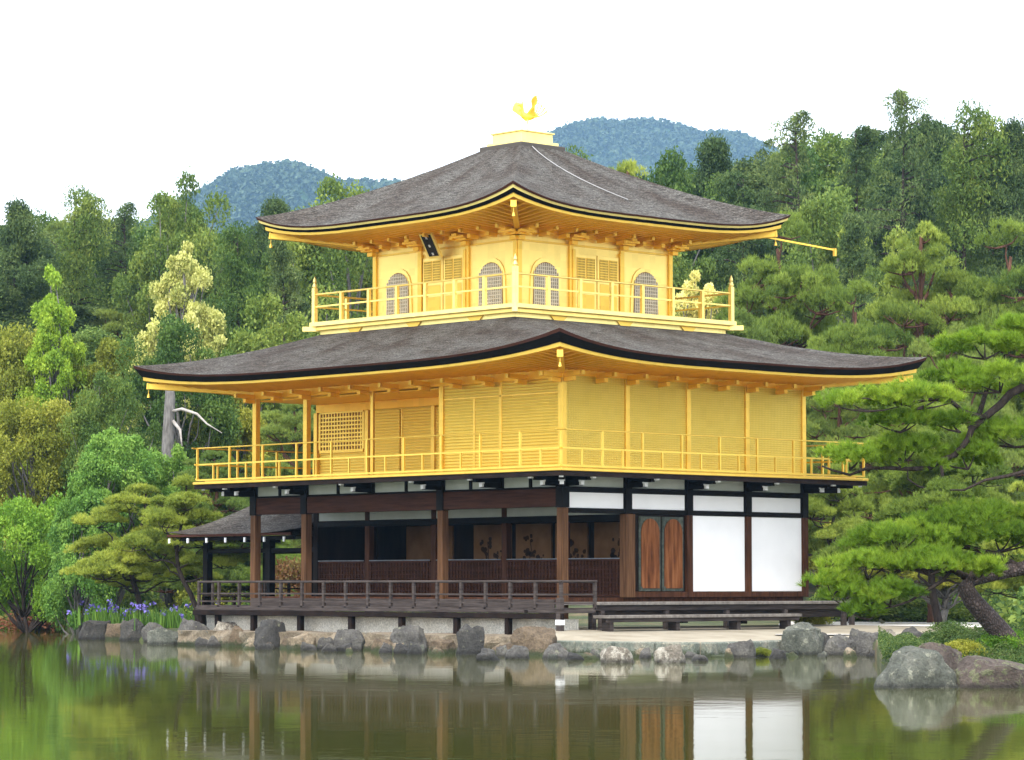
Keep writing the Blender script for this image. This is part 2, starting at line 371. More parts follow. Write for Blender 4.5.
def unit(v): return v/np.maximum(1e-9, np.linalg.norm(v, axis=-1, keepdims=True))
def rdir(rng, n): return unit(rng.normal(size=(n, 3)))
def quads(rng, C, size, flat=.5, asp=.5, droop=0.):
    n = len(C); N = unit(rdir(rng, n)+np.array([0, 0, flat])); a = unit(np.cross(N, rdir(rng, n))); a[:, 2] -= droop; a = unit(a); b = unit(np.cross(N, a))
    s = (size*rng.uniform(.65, 1.35, n))[:, None]; bend = N*s*.25
    V = np.stack([C+a*s-bend, C+b*s*asp, C-a*s-bend, C-b*s*asp], 1); return V.reshape(-1, 3)
def mountain(name, d0, prof, seed, half):
    pr = np.array(prof, float); pxs = np.linspace(pr[0, 0], pr[-1, 0], 150); ds = np.linspace(-half, half, 40)
    vs = []; fs = []; rid = []
    for px in pxs:
        top = W3(px, np.interp(px, pr[:, 0], pr[:, 1]), d0)[2]-9
        for e in ds:
            q = abs(e)/half
            z = top*(1-q**1.35)
            z += (noise.fractal(Vector((px*.012+seed, e*.006, seed)), 1, 2, 5))*top*.16*(q*1.6 if q < .5 else .8)
            vs.append(WZ(px, z, d0+e))
    n = len(ds)
    for i in range(len(pxs)-1):
        for j in range(n-1): fs.append((i*n+j, (i+1)*n+j, (i+1)*n+j+1, i*n+j+1))
    tag(MB().add(vs, fs).build(name, 'far_forest', smooth=True), kind='structure')
    # tree cover
    rng = np.random.default_rng(seed); V = np.array(vs).reshape(len(pxs), n, 3)
    N = 24000
    fi = rng.random(N)*(len(pxs)-1.001); fj = rng.random(N)**.8*(n*.56)
    i = fi.astype(int); j = fj.astype(int); a = (fi-i)[:, None]; b = (fj-j)[:, None]
    P = (V[i, j]*(1-a)+V[i+1, j]*a)*(1-b)+(V[i, j+1]*(1-a)+V[i+1, j+1]*a)*b
    K = 14; rad = rng.uniform(2.6, 6.0, N)
    d = rdir(rng, N*K); d[:, 2] = np.abs(d[:, 2])*1.3-.1
    C = np.repeat(P, K, 0)+d*np.repeat(rad, K)[:, None]*rng.uniform(.6, 1.05, (N*K, 1))+np.array([0, 0, 3.5])
    me = npmesh('hill_woods', quads(rng, C, 2.1, .6, .6), 4, 'leaf_hill', np.clip(np.repeat(rng.normal(.45, .16, N), K)+rng.normal(0, .08, N*K), 0, 1)); tag(link('hill_woods', me), kind='stuff')
mountain('hills', 2500, [(-500, 330), (-100, 300), (100, 240), (170, 205), (212, 182), (238, 168), (262, 161), (292, 160), (312, 167), (340, 177), (380, 179), (415, 181), (470, 200), (600, 260)], 3, 700)
mountain('hills', 3100, [(350, 260), (440, 190), (500, 152), (545, 134), (572, 123), (600, 117), (640, 115), (672, 120), (700, 128), (730, 129), (755, 137), (800, 160), (900, 205), (1100, 260), (1500, 320)], 8, 800)

# haze: one closed box round camera and scene
hb = []
for px, d in ((-2900, -30), (3900, -30), (3900, 3200), (-2900, 3200)): pass
hc = CAM+FH*1900
hv = []
for zz in (-3.2, 700):
    for a, b in ((-6000, -2300), (6000, -2300), (6000, 2400), (-6000, 2400)):
        p = hc+RT*a+FH*b; hv.append((p[0], p[1], zz))
hz_o = MB().add(hv, [(3, 2, 1, 0), (4, 5, 6, 7), (0, 1, 5, 4), (1, 2, 6, 5), (2, 3, 7, 6), (3, 0, 4, 7)])
m = bpy.data.materials.new('haze_air'); m.use_nodes = True; MATS['haze_air'] = m; t = m.node_tree; t.nodes.clear()
vo = t.nodes.new('ShaderNodeVolumePrincipled'); vo.inputs['Color'].default_value = (.36, .62, .95, 1); vo.inputs['Density'].default_value = .0001; vo.inputs['Anisotropy'].default_value = 0
oo = t.nodes.new('ShaderNodeOutputMaterial'); t.links.new(vo.outputs[0], oo.inputs['Volume'])
tag(hz_o.build('haze', 'haze_air'), 'thin bluish air haze veiling the far hills', 'haze', kind='stuff')

# ================================================================== THE PAVILION
BASE = np.array([-5.8, 4.2, -.3])
PAV = empty('golden_pavilion', BASE, 'three storey golden pavilion with dark curved shingle roofs standing at the edge of the pond', 'pavilion')
Lx, Ly = -11.65, 8.48
XS = [0, -2.12, -4.24, -6.9, -9.535, -11.65]; YS = [0, 2.12, 4.24, 6.36, 8.48]
def B(a, b, name, mat, parent=PAV, bevel=.008, label=None):
    o = MB().box(a, b).build(name, mat, parent, bevel=bevel)
    if label: o['label'] = label
    return o
# --- first storey
B((Lx, 0, .42), (0, Ly, .6), 'floor', 'brown_wood')
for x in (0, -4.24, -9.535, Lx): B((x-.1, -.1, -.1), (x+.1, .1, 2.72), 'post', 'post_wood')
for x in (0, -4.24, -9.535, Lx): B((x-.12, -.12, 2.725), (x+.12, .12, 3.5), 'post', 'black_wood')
B((-.11, 2.0, .6), (.13, 2.3, 2.6), 'post', 'post_wood')
for y in YS[2:]: B((-.1, y-.1, .6), (.1, y+.1, 2.6), 'post', 'brown_wood')
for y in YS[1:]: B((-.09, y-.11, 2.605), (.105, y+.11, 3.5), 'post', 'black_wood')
for y in YS[1:]: B((Lx-.09, y-.1, -.1), (Lx+.1, y+.1, 3.5), 'post', 'dark_wood')
for x in XS[1:-1]: B((x-.1, Ly-.1, -.1), (x+.1, Ly+.1, 3.5), 'post', 'dark_wood')
B((Lx+.12, -.085, 2.74), (-.12, .085, 3.17), 'lintel', 'beam_wood')
B((Lx+.1, -.07, 3.175), (-.12, .07, 3.215), 'rail', 'black_wood')
for k in range(4):
    a, b = YS[k]+.12, YS[k+1]-.12
    B((-.03, a, 2.72), (.03, b, 3.09), 'wall_panel', 'plaster', label='white plaster band over the doors')
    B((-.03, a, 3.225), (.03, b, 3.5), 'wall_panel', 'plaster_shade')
B((-.06, .12, 3.095), (.07, Ly, 3.22), 'rail', 'black_wood')
B((-.06, .12, 2.6), (.075, Ly, 2.715), 'rail', 'black_wood')
for k in range(5):
    a, b = XS[k]-.12, XS[k+1]+.12; m_ = (a+b)/2
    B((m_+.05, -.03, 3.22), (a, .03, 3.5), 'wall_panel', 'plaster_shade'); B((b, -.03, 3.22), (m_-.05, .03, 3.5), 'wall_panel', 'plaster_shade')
    B((m_-.048, -.06, 3.218), (m_+.048, .06, 3.5), 'strut', 'black_wood')
for x in (-2.12, -6.9): B((x-.1, -.1, 3.216), (x+.1, .1, 3.5), 'post', 'black_wood')
for k in (2, 3):
    a, b = YS[k]+.1, YS[k+1]-.1
    B((-.02, a, .74), (.04, b, 2.595), 'wall_panel', 'plaster', label='tall white plaster panel between dark posts')
B((-.05, 4.35, .6), (.09, 8.38, .735), 'sill', 'brown_wood')
B((-.05, 2.31, .6), (.10, 4.13, .735), 'sill', 'brown_wood')
# double door in the second bay
def arch_pts(u0, u1, z0, z1, rise, n=10):
    r = [(u0, z0), (u1, z0), (u1, z1-rise)]
    for k in range(1, n): 
        a = math.pi*k/n; r.append(((u0+u1)/2+(u1-u0)/2*math.cos(a), z1-rise+rise*math.sin(a)))
    r.append((u0, z1-rise)); return r
B((-.06, 2.31, .74), (.02, 4.13, 2.595), 'door_surround', 'dark_wood')
for a, b in ((2.50, 3.24), (3.30, 4.04)):
    dr = MB().box((.022, a, .75), (.06, b, 2.55)).build('door', 'verdigris', PAV, bevel=.006); dr['label'] = 'aged wooden door leaf with arched orange brown panel'
    MB().prism(arch_pts(a+.06, b-.06, .82, 2.5, .33), 0, .061, .082).build('door_panel', 'door_wood', dr)
    for q in (.76, 2.42): MB().box((.083, a+.01, q), (.092, a+.08, q+.1)).build('hinge', 'verdigris', dr)
# recess wall plane y = 2.12 behind the open porch
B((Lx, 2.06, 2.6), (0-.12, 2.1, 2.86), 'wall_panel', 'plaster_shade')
B((Lx, 2.03, 2.44), (-.12, 2.2, 2.59), 'lintel', 'black_wood')
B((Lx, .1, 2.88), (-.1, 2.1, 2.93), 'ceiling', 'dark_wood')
for x in XS[1:]: B((x-.09, 2.04, .6), (x+.09, 2.22, 2.87), 'post', 'brown_wood')
for k in range(5):
    a, b = XS[k]-.13, XS[k+1]+.11
    if k == 0: a = -.12
    lt = MB(); lt.box((b, 2.1, .66), (a, 2.13, 1.5)).build('lattice_board', 'brown_wood', PAV)
    fr = MB()
    for z in (.64, 1.5): fr.box((b, 2.05, z-.02), (a, 2.098, z+.025))
    for x in (a, b): fr.box((x-.02 if x == b else x-.045, 2.052, .665), (x+.045 if x == b else x+.02, 2.096, 1.475))
    n = int((a-b)/.115)
    for i in range(1, n):
        x = b+(a-b)*i/n; fr.box((x-.012, 2.07, .66), (x+.012, 2.097, 1.48))
    for i in range(1, 8):
        z = .66+.82*i/8; fr.box((b+.03, 2.06, z-.011), (a-.03, 2.09, z+.011))
    fr.build('lattice_shutter', 'beam_wood', PAV, bevel=0)
    e = MB().box((b, 2.03, 1.526), (a, 2.049, 1.55)).build('lattice_trim', 'ridge_tile', PAV)
SCREENS = ((-4.15, -2.35, 1), (-5.6, -4.4, 1), (-7.1, -5.75, 1), (-8.75, -7.3, 1), (-11.5, -9.6, 0), (-2.1, -.4, 1))
# interior painted screens on the plane behind
rnd = random.Random(5)
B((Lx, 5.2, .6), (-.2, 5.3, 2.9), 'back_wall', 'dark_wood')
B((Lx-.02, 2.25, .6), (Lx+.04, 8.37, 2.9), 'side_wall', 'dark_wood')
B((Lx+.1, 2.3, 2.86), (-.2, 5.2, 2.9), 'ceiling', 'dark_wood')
def flower(mb, x, z, s, y):
    pts = [(x, y, z)]
    for k in range(5): pts.append((pts[-1][0]+rnd.uniform(-.06, .06)*s, y, pts[-1][2]+.2*s))
    mb.tube(pts, .012, 4)
    for p in pts[1:]:
        for _ in range(5):
            c = (p[0]+rnd.uniform(-.25, .25)*s, p[2]+rnd.uniform(-.1, .12)*s); r = rnd.uniform(.035, .075)*s
            mb.prism([(c[0]+r*math.cos(q)*rnd.uniform(.6, 1.3), c[1]+r*math.sin(q)) for q in np.linspace(0, 6.28, 7)[:-1]], 1, y-.004, y+.004)
for (a, b, fl) in SCREENS:
    p = MB().box((a, 5.12, .7), (b, 5.18, 2.5)).build('painted_screen', 'tan_panel', PAV)
    if fl:
        q = MB(); flower(q, (a+b)/2-.12, .9, 1.15, 5.11); flower(q, (a+b)/2+.2, .8, .9, 5.108); q.build('flower_painting', 'ink', p)
# --- brackets under the balcony
def bracket(p, d):
    p = np.array(p); d = np.array(d, float); l = np.linalg.norm(d)
    s = MB(); s.beam(p+[0, 0, 3.285], p+d*.62+[0, 0, 3.285], .15, .12); s.beam(p+[0, 0, 3.385], p+d*.9+[0, 0, 3.385], .13, .075); s.beam(p+[0, 0, 3.455], p+d*1.0+[0, 0, 3.455], .15, .07)
    o = s.build('bracket', 'black_wood', PAV)
    n = np.array([-d[1], d[0], 0])/l
    for q, z in ((.64, 3.285), (1.03, 3.43)):
        w = MB(); c = p+d*q+[0, 0, z]
        w.beam(c-d*.04/l, c+d*.045/l, .10, .09); w.beam(c-n*.075+[0, 0, .05], c+n*.075+[0, 0, .05], .05, .035)
        w.build('bracket_tip', 'white_paint', o)
for x in XS: bracket((x, 0, 0), (0, -1.0, 0))
for y in YS: bracket((0, y, 0), (1.0, 0, 0))
bracket((0, 0, 0), (1.0, -1.0, 0)); bracket((Lx, 0, 0), (-.95, -.95, 0)); bracket((0, Ly, 0), (1.0, 1.0, 0))
for y in (0, 2.12): bracket((Lx, y, 0), (-1.0, 0, 0))
# --- second storey balcony
o2 = 1.157
def ring_box(mbx, x0, x1, y0, y1, w, z0, z1):
    mbx.box((x0, y0, z0), (x1, y0+w, z1)); mbx.box((x0, y1-w, z0), (x1, y1, z1))
    mbx.box((x0, y0+w, z0), (x0+w, y1-w, z1)); mbx.box((x1-w, y0+w, z0), (x1, y1-w, z1)); return mbx
bx0, bx1, by0, by1 = Lx-o2, o2, -o2, Ly+o2
B((bx0+.05, by0+.05, 3.5), (bx1-.05, by1-.05, 3.6), 'balcony_floor', 'dark_wood')
ring_box(MB(), bx0, bx1, by0, by1, .16, 3.42, 3.53).build('balcony_edge', 'dark_wood', PAV)
ring_box(MB(), bx0-.03, bx1+.03, by0-.03, by1+.03, .2, 3.534, 3.60).build('balcony_rim', 'gold', PAV, bevel=.01)
B((bx0+.2, by0+.2, 3.603), (bx1-.2, by1-.2, 3.625), 'balcony_floor', 'gold')
def railing(p, q, z0, h, mid, step, mat, parent, ext=.18, r=.028, short=True, postw=.07, low=True, last=False):
    p = np.array([*p, 0.]); q = np.array([*q, 0.]); L = np.linalg.norm(q-p); d = (q-p)/L
    n = max(1, round(L/step))
    MB().tube([p-d*ext+[0, 0, z0+h], q+d*ext+[0, 0, z0+h]], r, 8).build('handrail', mat, parent, smooth=False)
    MB().beam(p-d*ext*.5+[0, 0, z0+mid], q+d*ext*.5+[0, 0, z0+mid], .04, .04).build('middle_rail', mat, parent)
    if mat == 'grey_wood': MB().beam(p+[0, 0, z0+.16], q+[0, 0, z0+.16], .035, .04).build('lower_rail', mat, parent)
    if low: MB().beam(p+[0, 0, z0+.03], q+[0, 0, z0+.03], .07, .045).build('bottom_rail', mat, parent)
    for k in range(n+1 if last else n):
        c = p+d*L*k/n
        MB().box((c[0]-postw/2, c[1]-postw/2, z0+.012), (c[0]+postw/2, c[1]+postw/2, z0+h-r*.6)).build('baluster', mat, parent)
        if short and k < n:
            c = p+d*L*(k+.5)/n
            MB().box((c[0]-postw/2.4, c[1]-postw/2.4, z0+.012), (c[0]+postw/2.4, c[1]+postw/2.4, z0+mid)).build('baluster', mat, parent)
rl = MB().box((bx0+.02, by0+.02, 3.655), (bx0+.1, by0+.1, 3.7)).build('balcony_railing', 'gold', PAV)
i_ = .06
for a, b in (((bx0+i_, by0+i_), (bx1-i_, by0+i_)), ((bx1-i_, by0+i_), (bx1-i_, by1-i_)), ((bx1-i_, by1-i_), (bx0+i_, by1-i_)), ((bx0+i_, by1-i_), (bx0+i_, by0+i_))):
    railing(a, b, 3.622, .87, .44, 1.42, 'gold_rail', rl, r=.018, postw=.05)
# --- second storey walls
z2 = 3.66; t2 = 6.05
B((-4.24, -.03, z2), (-.08, .03, t2), 'wall', 'gold_wall', label='golden slatted wall of the second storey')
B((-.03, .08, z2), (.03, Ly, t2), 'wall', 'gold_mesh', label='plain golden side wall of the second storey')
B((-4.27, .03, z2), (-4.21, 2.1, t2), 'wall', 'gold_wall')
B((Lx, 2.09, z2), (-4.27, 2.15, t2), 'wall', 'gold_wall')
B((Lx-.03, 2.15, z2), (Lx+.03, Ly, t2), 'wall', 'gold_wall'); B((Lx, Ly-.03, z2), (-.03, Ly+.03, t2), 'wall', 'gold_wall')
for x in XS: B((x-.075, -.075, z2), (x+.075, .075, t2-.15), 'post', 'gold') if x in (0, -4.24, -9.535, Lx) else B((x-.05, -.05, z2), (x+.05, .029, t2-.15), 'post', 'gold')
B((-3.1, -.045, z2), (-3.03, -.03, 5.45), 'post', 'gold')
B((-4.2, -.05, 5.42), (-.1, -.031, 5.47), 'trim', 'gold')
for y in YS[1:]: B((-.07, y-.07, z2), (.075, y+.07, t2-.15), 'post', 'gold')
B((Lx, -.1, 5.78), (.1, .1, 6.0), 'eave_beam', 'gold_soffit'); B((-.1, .1, 5.85), (.1, Ly, 6.02), 'eave_beam', 'gold_soffit')
B((Lx, .1, 5.72), (-4.27, 2.09, 5.76), 'ceiling', 'gold_soffit')
B((Lx, 2.02, 5.5), (-4.27, 2.088, 5.72), 'lintel', 'gold_soffit')
for x in XS[2:]: B((x-.07, 2.0, z2), (x+.07, 2.089, 5.5), 'post', 'gold')
# lattice window and doors in the recess
lw = MB()
for z in (4.45, 5.5): lw.box((-11.5, 2.03, z-.04), (-9.7, 2.088, z+.04))
for x in (-11.5, -9.7): lw.box((x-.04, 2.031, 4.49), (x+.04, 2.087, 5.46))
lwo = lw.build('lattice_window', 'gold', PAV); lwo['label'] = 'gold lattice window in the porch wall'
g_ = MB()
for k in range(1, 15): x = -11.5+1.8*k/15; g_.box((x-.022, 2.05, 4.49), (x+.022, 2.08, 5.46))
for k in range(1, 9): z = 4.49+.97*k/9; g_.box((-11.46, 2.04, z-.02), (-9.74, 2.07, z+.02))
g_.build('lattice', 'gold', lwo); MB().box((-11.46, 2.082, 4.49), (-9.74, 2.0885, 5.46)).build('pane', 'tan_panel', lwo)
for k in range(4):
    a = -9.4+k*1.24; d_ = MB().box((a, 2.045, z2+.03), (a+1.16, 2.088, 5.46)).build('door', 'gold_wall', PAV)
    MB().box((a, 2.03, z2+.03), (a+.05, 2.044, 5.46)).build('door_stile', 'gold', d_)
# --- roofs
def roof(x0, x1, y0, y1, ze, rise, inner, zi, layers, wallrect, zwall, lift=.2, gpow=1.1, seed=1, nrib=.24, name='roof', ns=64, ntt=26, cpow=4):
    ix0, ix1, iy0, iy1 = inner
    def corner(k, R4): x0_, x1_, y0_, y1_ = R4; return [(x0_, y0_), (x1_, y0_), (x1_, y1_), (x0_, y1_)][k % 4]
    def zed(s, t): return ze+rise*abs(s)**cpow*(1-t)**2+(zi-ze)*t**gpow
    def ss(i): 
        s = -1+2*i/ns; return math.copysign(1-(1-abs(s))**1.25, s)
    vs = []; fs = []; uvs = []
    for k in range(4):
        oa, ob = corner(k, (x0, x1, y0, y1)), corner(k+1, (x0, x1, y0, y1)); ia, ib = corner(k, inner), corner(k+1, inner)
        n0 = len(vs); Lk = math.hypot(ob[0]-oa[0], ob[1]-oa[1]); Dk = math.hypot(x0-ix0, 1.3)
        for j in range(ntt+1):
            t = j/ntt
            for i in range(ns+1):
                s = ss(i); f = (s+1)/2
                xo, yo = oa[0]+(ob[0]-oa[0])*f, oa[1]+(ob[1]-oa[1])*f; xi, yi = ia[0]+(ib[0]-ia[0])*f, ia[1]+(ib[1]-ia[1])*f
                x, y = xo+(xi-xo)*t, yo+(yi-yo)*t; z = zed(s, t)
                if 0 < j < ntt and 0 < i < ns: z += .03*noise.noise(Vector((x*1.7, y*1.7, seed)))+.015*noise.noise(Vector((x*6, y*6, seed)))
                vs.append((x, y, z)); uvs.append((f*Lk+k*31.7, t*Dk*1.1))
        for j in range(ntt):
            for i in range(ns): a = n0+j*(ns+1)+i; fs.append((a, a+1, a+ns+2, a+ns+1))
    o0 = org(PAV); me = bpy.data.meshes.new(name); me.from_pydata([tuple(np.array(v)-o0) for v in vs], [], fs)
    ul = me.uv_layers.new(name='UVMap'); uu = np.array(uvs, np.float32)
    li = np.empty(len(me.loops), np.int32); me.loops.foreach_get('vertex_index', li); ul.data.foreach_set('uv', uu[li].ravel())
    me.materials.append(MATS['bark_shingle']); me.update(); me.shade_smooth()
    ro = link(name, me, PAV)
    def ring(d, h):
        pts = []
        R4 = (x0+d, x1-d, y0+d, y1-d)
        for k in range(4):
            a, b = corner(k, R4), corner(k+1, R4)
            for i in range(ns):
                s = ss(i); f = (s+1)/2; pts.append((a[0]+(b[0]-a[0])*f, a[1]+(b[1]-a[1])*f, ze+rise*abs(s)**cpow-h*(.6+.4*abs(s)**5)+.006*noise.noise(Vector((i*.7, k*9, seed)))))
        return pts
    for nm, mt, a, b in layers:
        r1, r2 = ring(*a), ring(*b); n = len(r1)
        MB().add(r1+r2, [(i, (i+1) % n, n+(i+1) % n, n+i) for i in range(n)]).build(nm, mt, ro)
    # soffit with rafters
    d_, h_ = layers[-1][3]; r1 = ring(d_, h_-.02); wr = wallrect
    r2 = []
    for k in range(4):
        a, b = corner(k, wr), corner(k+1, wr)
        for i in range(ns):
            f = (ss(i)+1)/2; r2.append((a[0]+(b[0]-a[0])*f, a[1]+(b[1]-a[1])*f, zwall))
    n = len(r1); sf = MB().add(r1+r2, [(i, n+i, n+(i+1) % n, (i+1) % n) for i in range(n)]); sf.build('soffit', 'gold_soffit', ro)
    rf = MB()
    for k in range(4):
        a, b = corner(k, (x0+d_, x1-d_, y0+d_, y1-d_)), corner(k+1, (x0+d_, x1-d_, y0+d_, y1-d_)); wa, wb = corner(k, wr), corner(k+1, wr)
        Lk = math.hypot(b[0]-a[0], b[1]-a[1]); nn = int(Lk/nrib)
        for i in range(1, nn):
            f = i/nn; s = 2*f-1; p = (a[0]+(b[0]-a[0])*f, a[1]+(b[1]-a[1])*f, ze+rise*abs(s)**cpow-h_*(.6+.4*abs(s)**5)+.04)
            # rafters run square to the eave until they meet the hip
            ax = 0 if k % 2 == 0 else 1; inw = [0, 0]; inw[1-ax] = {0: 1, 1: -1, 2: -1, 3: 1}[k]
            dist = abs((wa[1-ax])-a[1-ax]); e1 = min(f*Lk, (1-f)*Lk); ln = min(dist, e1); g = ln/dist
            pz = p[2]+(zwall-p[2])*g
            p = (p[0]+inw[0]*.06, p[1]+inw[1]*.06, p[2]) if ln > .1 else p
            rf.beam(p, (p[0]+inw[0]*ln, p[1]+inw[1]*ln, pz-.03), .07, .06)
    rf.build('rafter_slats', 'gold_soffit', ro)
    for k in range(4):
        c, w_ = corner(k, (x0, x1, y0, y1)), corner(k, wr)
        p = np.array([*w_, zwall-.06]); q = np.array([c[0]+(w_[0]-c[0])*.13, c[1]+(w_[1]-c[1])*.13, ze+rise*.8-h_-.06]); 
        hr = MB().beam(p, q, .14, .16).build('hip_rafter', 'gold', ro, bevel=.01)
        MB().beam(q-(p-q)/np.linalg.norm(p-q)*.0, q-(p-q)/np.linalg.norm(p-q)*.04, .142, .162).build('rafter_cap', 'gold', hr)
        bl = MB(); c2 = q+[0, 0, -.09]
        prof = [(0, .0), (.02, -.012), (.03, -.06), (.045, -.11)]
        vv = []; n8 = 10
        for r_, z_ in prof:
            for u in range(n8): vv.append((c2[0]+r_*math.cos(u*2*math.pi/n8), c2[1]+r_*math.sin(u*2*math.pi/n8), c2[2]+z_-.1))
        ff = [(i*n8+u, i*n8+(u+1) % n8, (i+1)*n8+(u+1) % n8, (i+1)*n8+u) for i in range(3) for u in range(n8)]
        bl.add(vv, ff); bl.tube([c2, c2+[0, 0, -.1]], .01, 5); bl.build('wind_bell', 'gold', hr)
    return ro
e2, ew = 2.256, 2.42
r2f = roof(Lx-ew, e2, -e2, Ly+e2, 6.24, .46, (-9.62, -2.16, .48, 7.98), 7.40,
     [('shingle_edge', 'bark_edge', (0, 0), (.03, .08)), ('eave_layer', 'black_edge', (.03, .08), (.17, .30)), ('eave_board', 'gold', (.19, .29), (.20, .40))],
     (Lx, 0, 0, Ly), 6.02, name='lower_roof', seed=2)
X3, Y3, W3_ = -5.89, 4.23, 2.7235
e3 = 2.217; b3 = W3_+e3
r3f = roof(X3-b3, X3+b3, Y3-b3, Y3+b3, 10.03, .47, (X3-.72, X3+.72, Y3-.72, Y3+.72), 12.24,
     [('shingle_edge', 'bark_edge', (0, 0), (.03, .07)), ('eave_board', 'gold_pale', (.05, .065), (.07, .15)), ('eave_layer', 'black_edge', (.10, .15), (.16, .25)), ('eave_board', 'gold', (.18, .245), (.19, .35))],
     (X3-W3_, X3+W3_, Y3-W3_, Y3+W3_), 9.78, name='upper_roof', seed=7, gpow=1.12)
# small eave brackets with bright tips
def ebr(p, d, z):
    p = np.array(p, float); d = np.array(d, float)
    s = MB().beam(p+[0, 0, z-.02], p+d*.55+[0, 0, z-.0], .1, .11)
    s.beam(p+[0, 0, z-.14], p+d*.3+[0, 0, z-.12], .12, .1); o = s.build('eave_bracket', 'gold_soffit', PAV)
    c = p+d*.57+[0, 0, z]; MB().beam(c, c+d*.05, .09, .10).build('bracket_tip', 'gold', o)
for k in range(11): ebr((-Lx*-1*k/10, -.1, 0), (0, -1, 0), 5.86)
for k in range(9): ebr((.1, Ly*k/8, 0), (1, 0, 0), 5.88)
# --- third storey
w = W3_; z3 = 7.66
ob = w+1.23
ring_box(MB(), X3-ob+.22, X3+ob-.22, Y3-ob+.22, Y3+ob-.22, .12, 7.2, 7.56).build('balcony_skirt', 'gold_pale', PAV, bevel=.01)
ring_box(MB(), X3-ob+.1, X3+ob-.1, Y3-ob+.1, Y3+ob-.1, .14, 7.5, 7.6).build('balcony_moulding', 'gold_upper', PAV, bevel=.01)
MB().box((X3-ob+.12, Y3-ob+.12, 7.57), (X3+ob-.12, Y3+ob-.12, 7.62)).build('balcony_floor', 'gold_upper', PAV)
ring_box(MB(), X3-ob+.02, X3+ob-.02, Y3-ob+.02, Y3+ob-.02, .2, 7.605, 7.72).build('balcony_rim', 'gold_pale', PAV, bevel=.01)
for sx in (-1, 1):
    for sy in (-1, 1):
        MB().beam((X3+sx*(ob-.3), Y3+sy*(ob-.3), 7.55), (X3+sx*(ob+.1), Y3+sy*(ob+.1), 7.55), .13, .12).build('beam_end', 'gold_pale', PAV)
# frog-leg ornaments on the skirt
for k in range(3):
    u = -2.3+2.3*k
    for (c, ax) in (((X3+u, Y3-ob+.215), 0), ((X3+ob-.215, Y3+u), 1)):
        pts = [(-.3, .13), (.3, .13), (.2, .04), (.1, -.06), (-.1, -.06), (-.2, .04)]
        if ax == 0: s = MB().prism([(c[0]+a_, 7.38+b_) for a_, b_ in pts], 1, c[1]-.03, c[1]+.002)
        else: s = MB().prism([(c[1]+a_, 7.38+b_) for a_, b_ in pts], 0, c[0]-.002, c[0]+.03)
        s.build('strut_ornament', 'gold', PAV)
r3 = MB().box((X3-.1, Y3+ob-.2, 7.72), (X3, Y3+ob-.12, 7.76)).build('balcony_railing', 'gold_upper', PAV); ib = ob-.12
cs = [(X3-ib, Y3-ib), (X3+ib, Y3-ib), (X3+ib, Y3+ib), (X3-ib, Y3+ib)]
for k in range(4):
    railing(cs[k], cs[(k+1) % 4], 7.71, .74, .42, 1.1, 'gold_upper', r3, ext=0, r=.026, postw=.085, short=False, low=False)
    c = cs[k]; nw = MB(); nw.box((c[0]-.055, c[1]-.055, 7.71), (c[0]+.055, c[1]+.055, 8.62))
    vv = []; n8 = 10
    for r_, z_ in ((.05, 8.62), (.065, 8.66), (.05, 8.72), (.035, 8.75), (.05, 8.79), (.035, 8.85), (.003, 8.93)):
        for u in range(n8): vv.append((c[0]+r_*math.cos(u*2*math.pi/n8), c[1]+r_*math.sin(u*2*math.pi/n8), z_))
    nw.add(vv, [(i*n8+u, i*n8+(u+1) % n8, (i+1)*n8+(u+1) % n8, (i+1)*n8+u) for i in range(6) for u in range(n8)])
    nw.build('newel_post', 'gold_pale', r3)
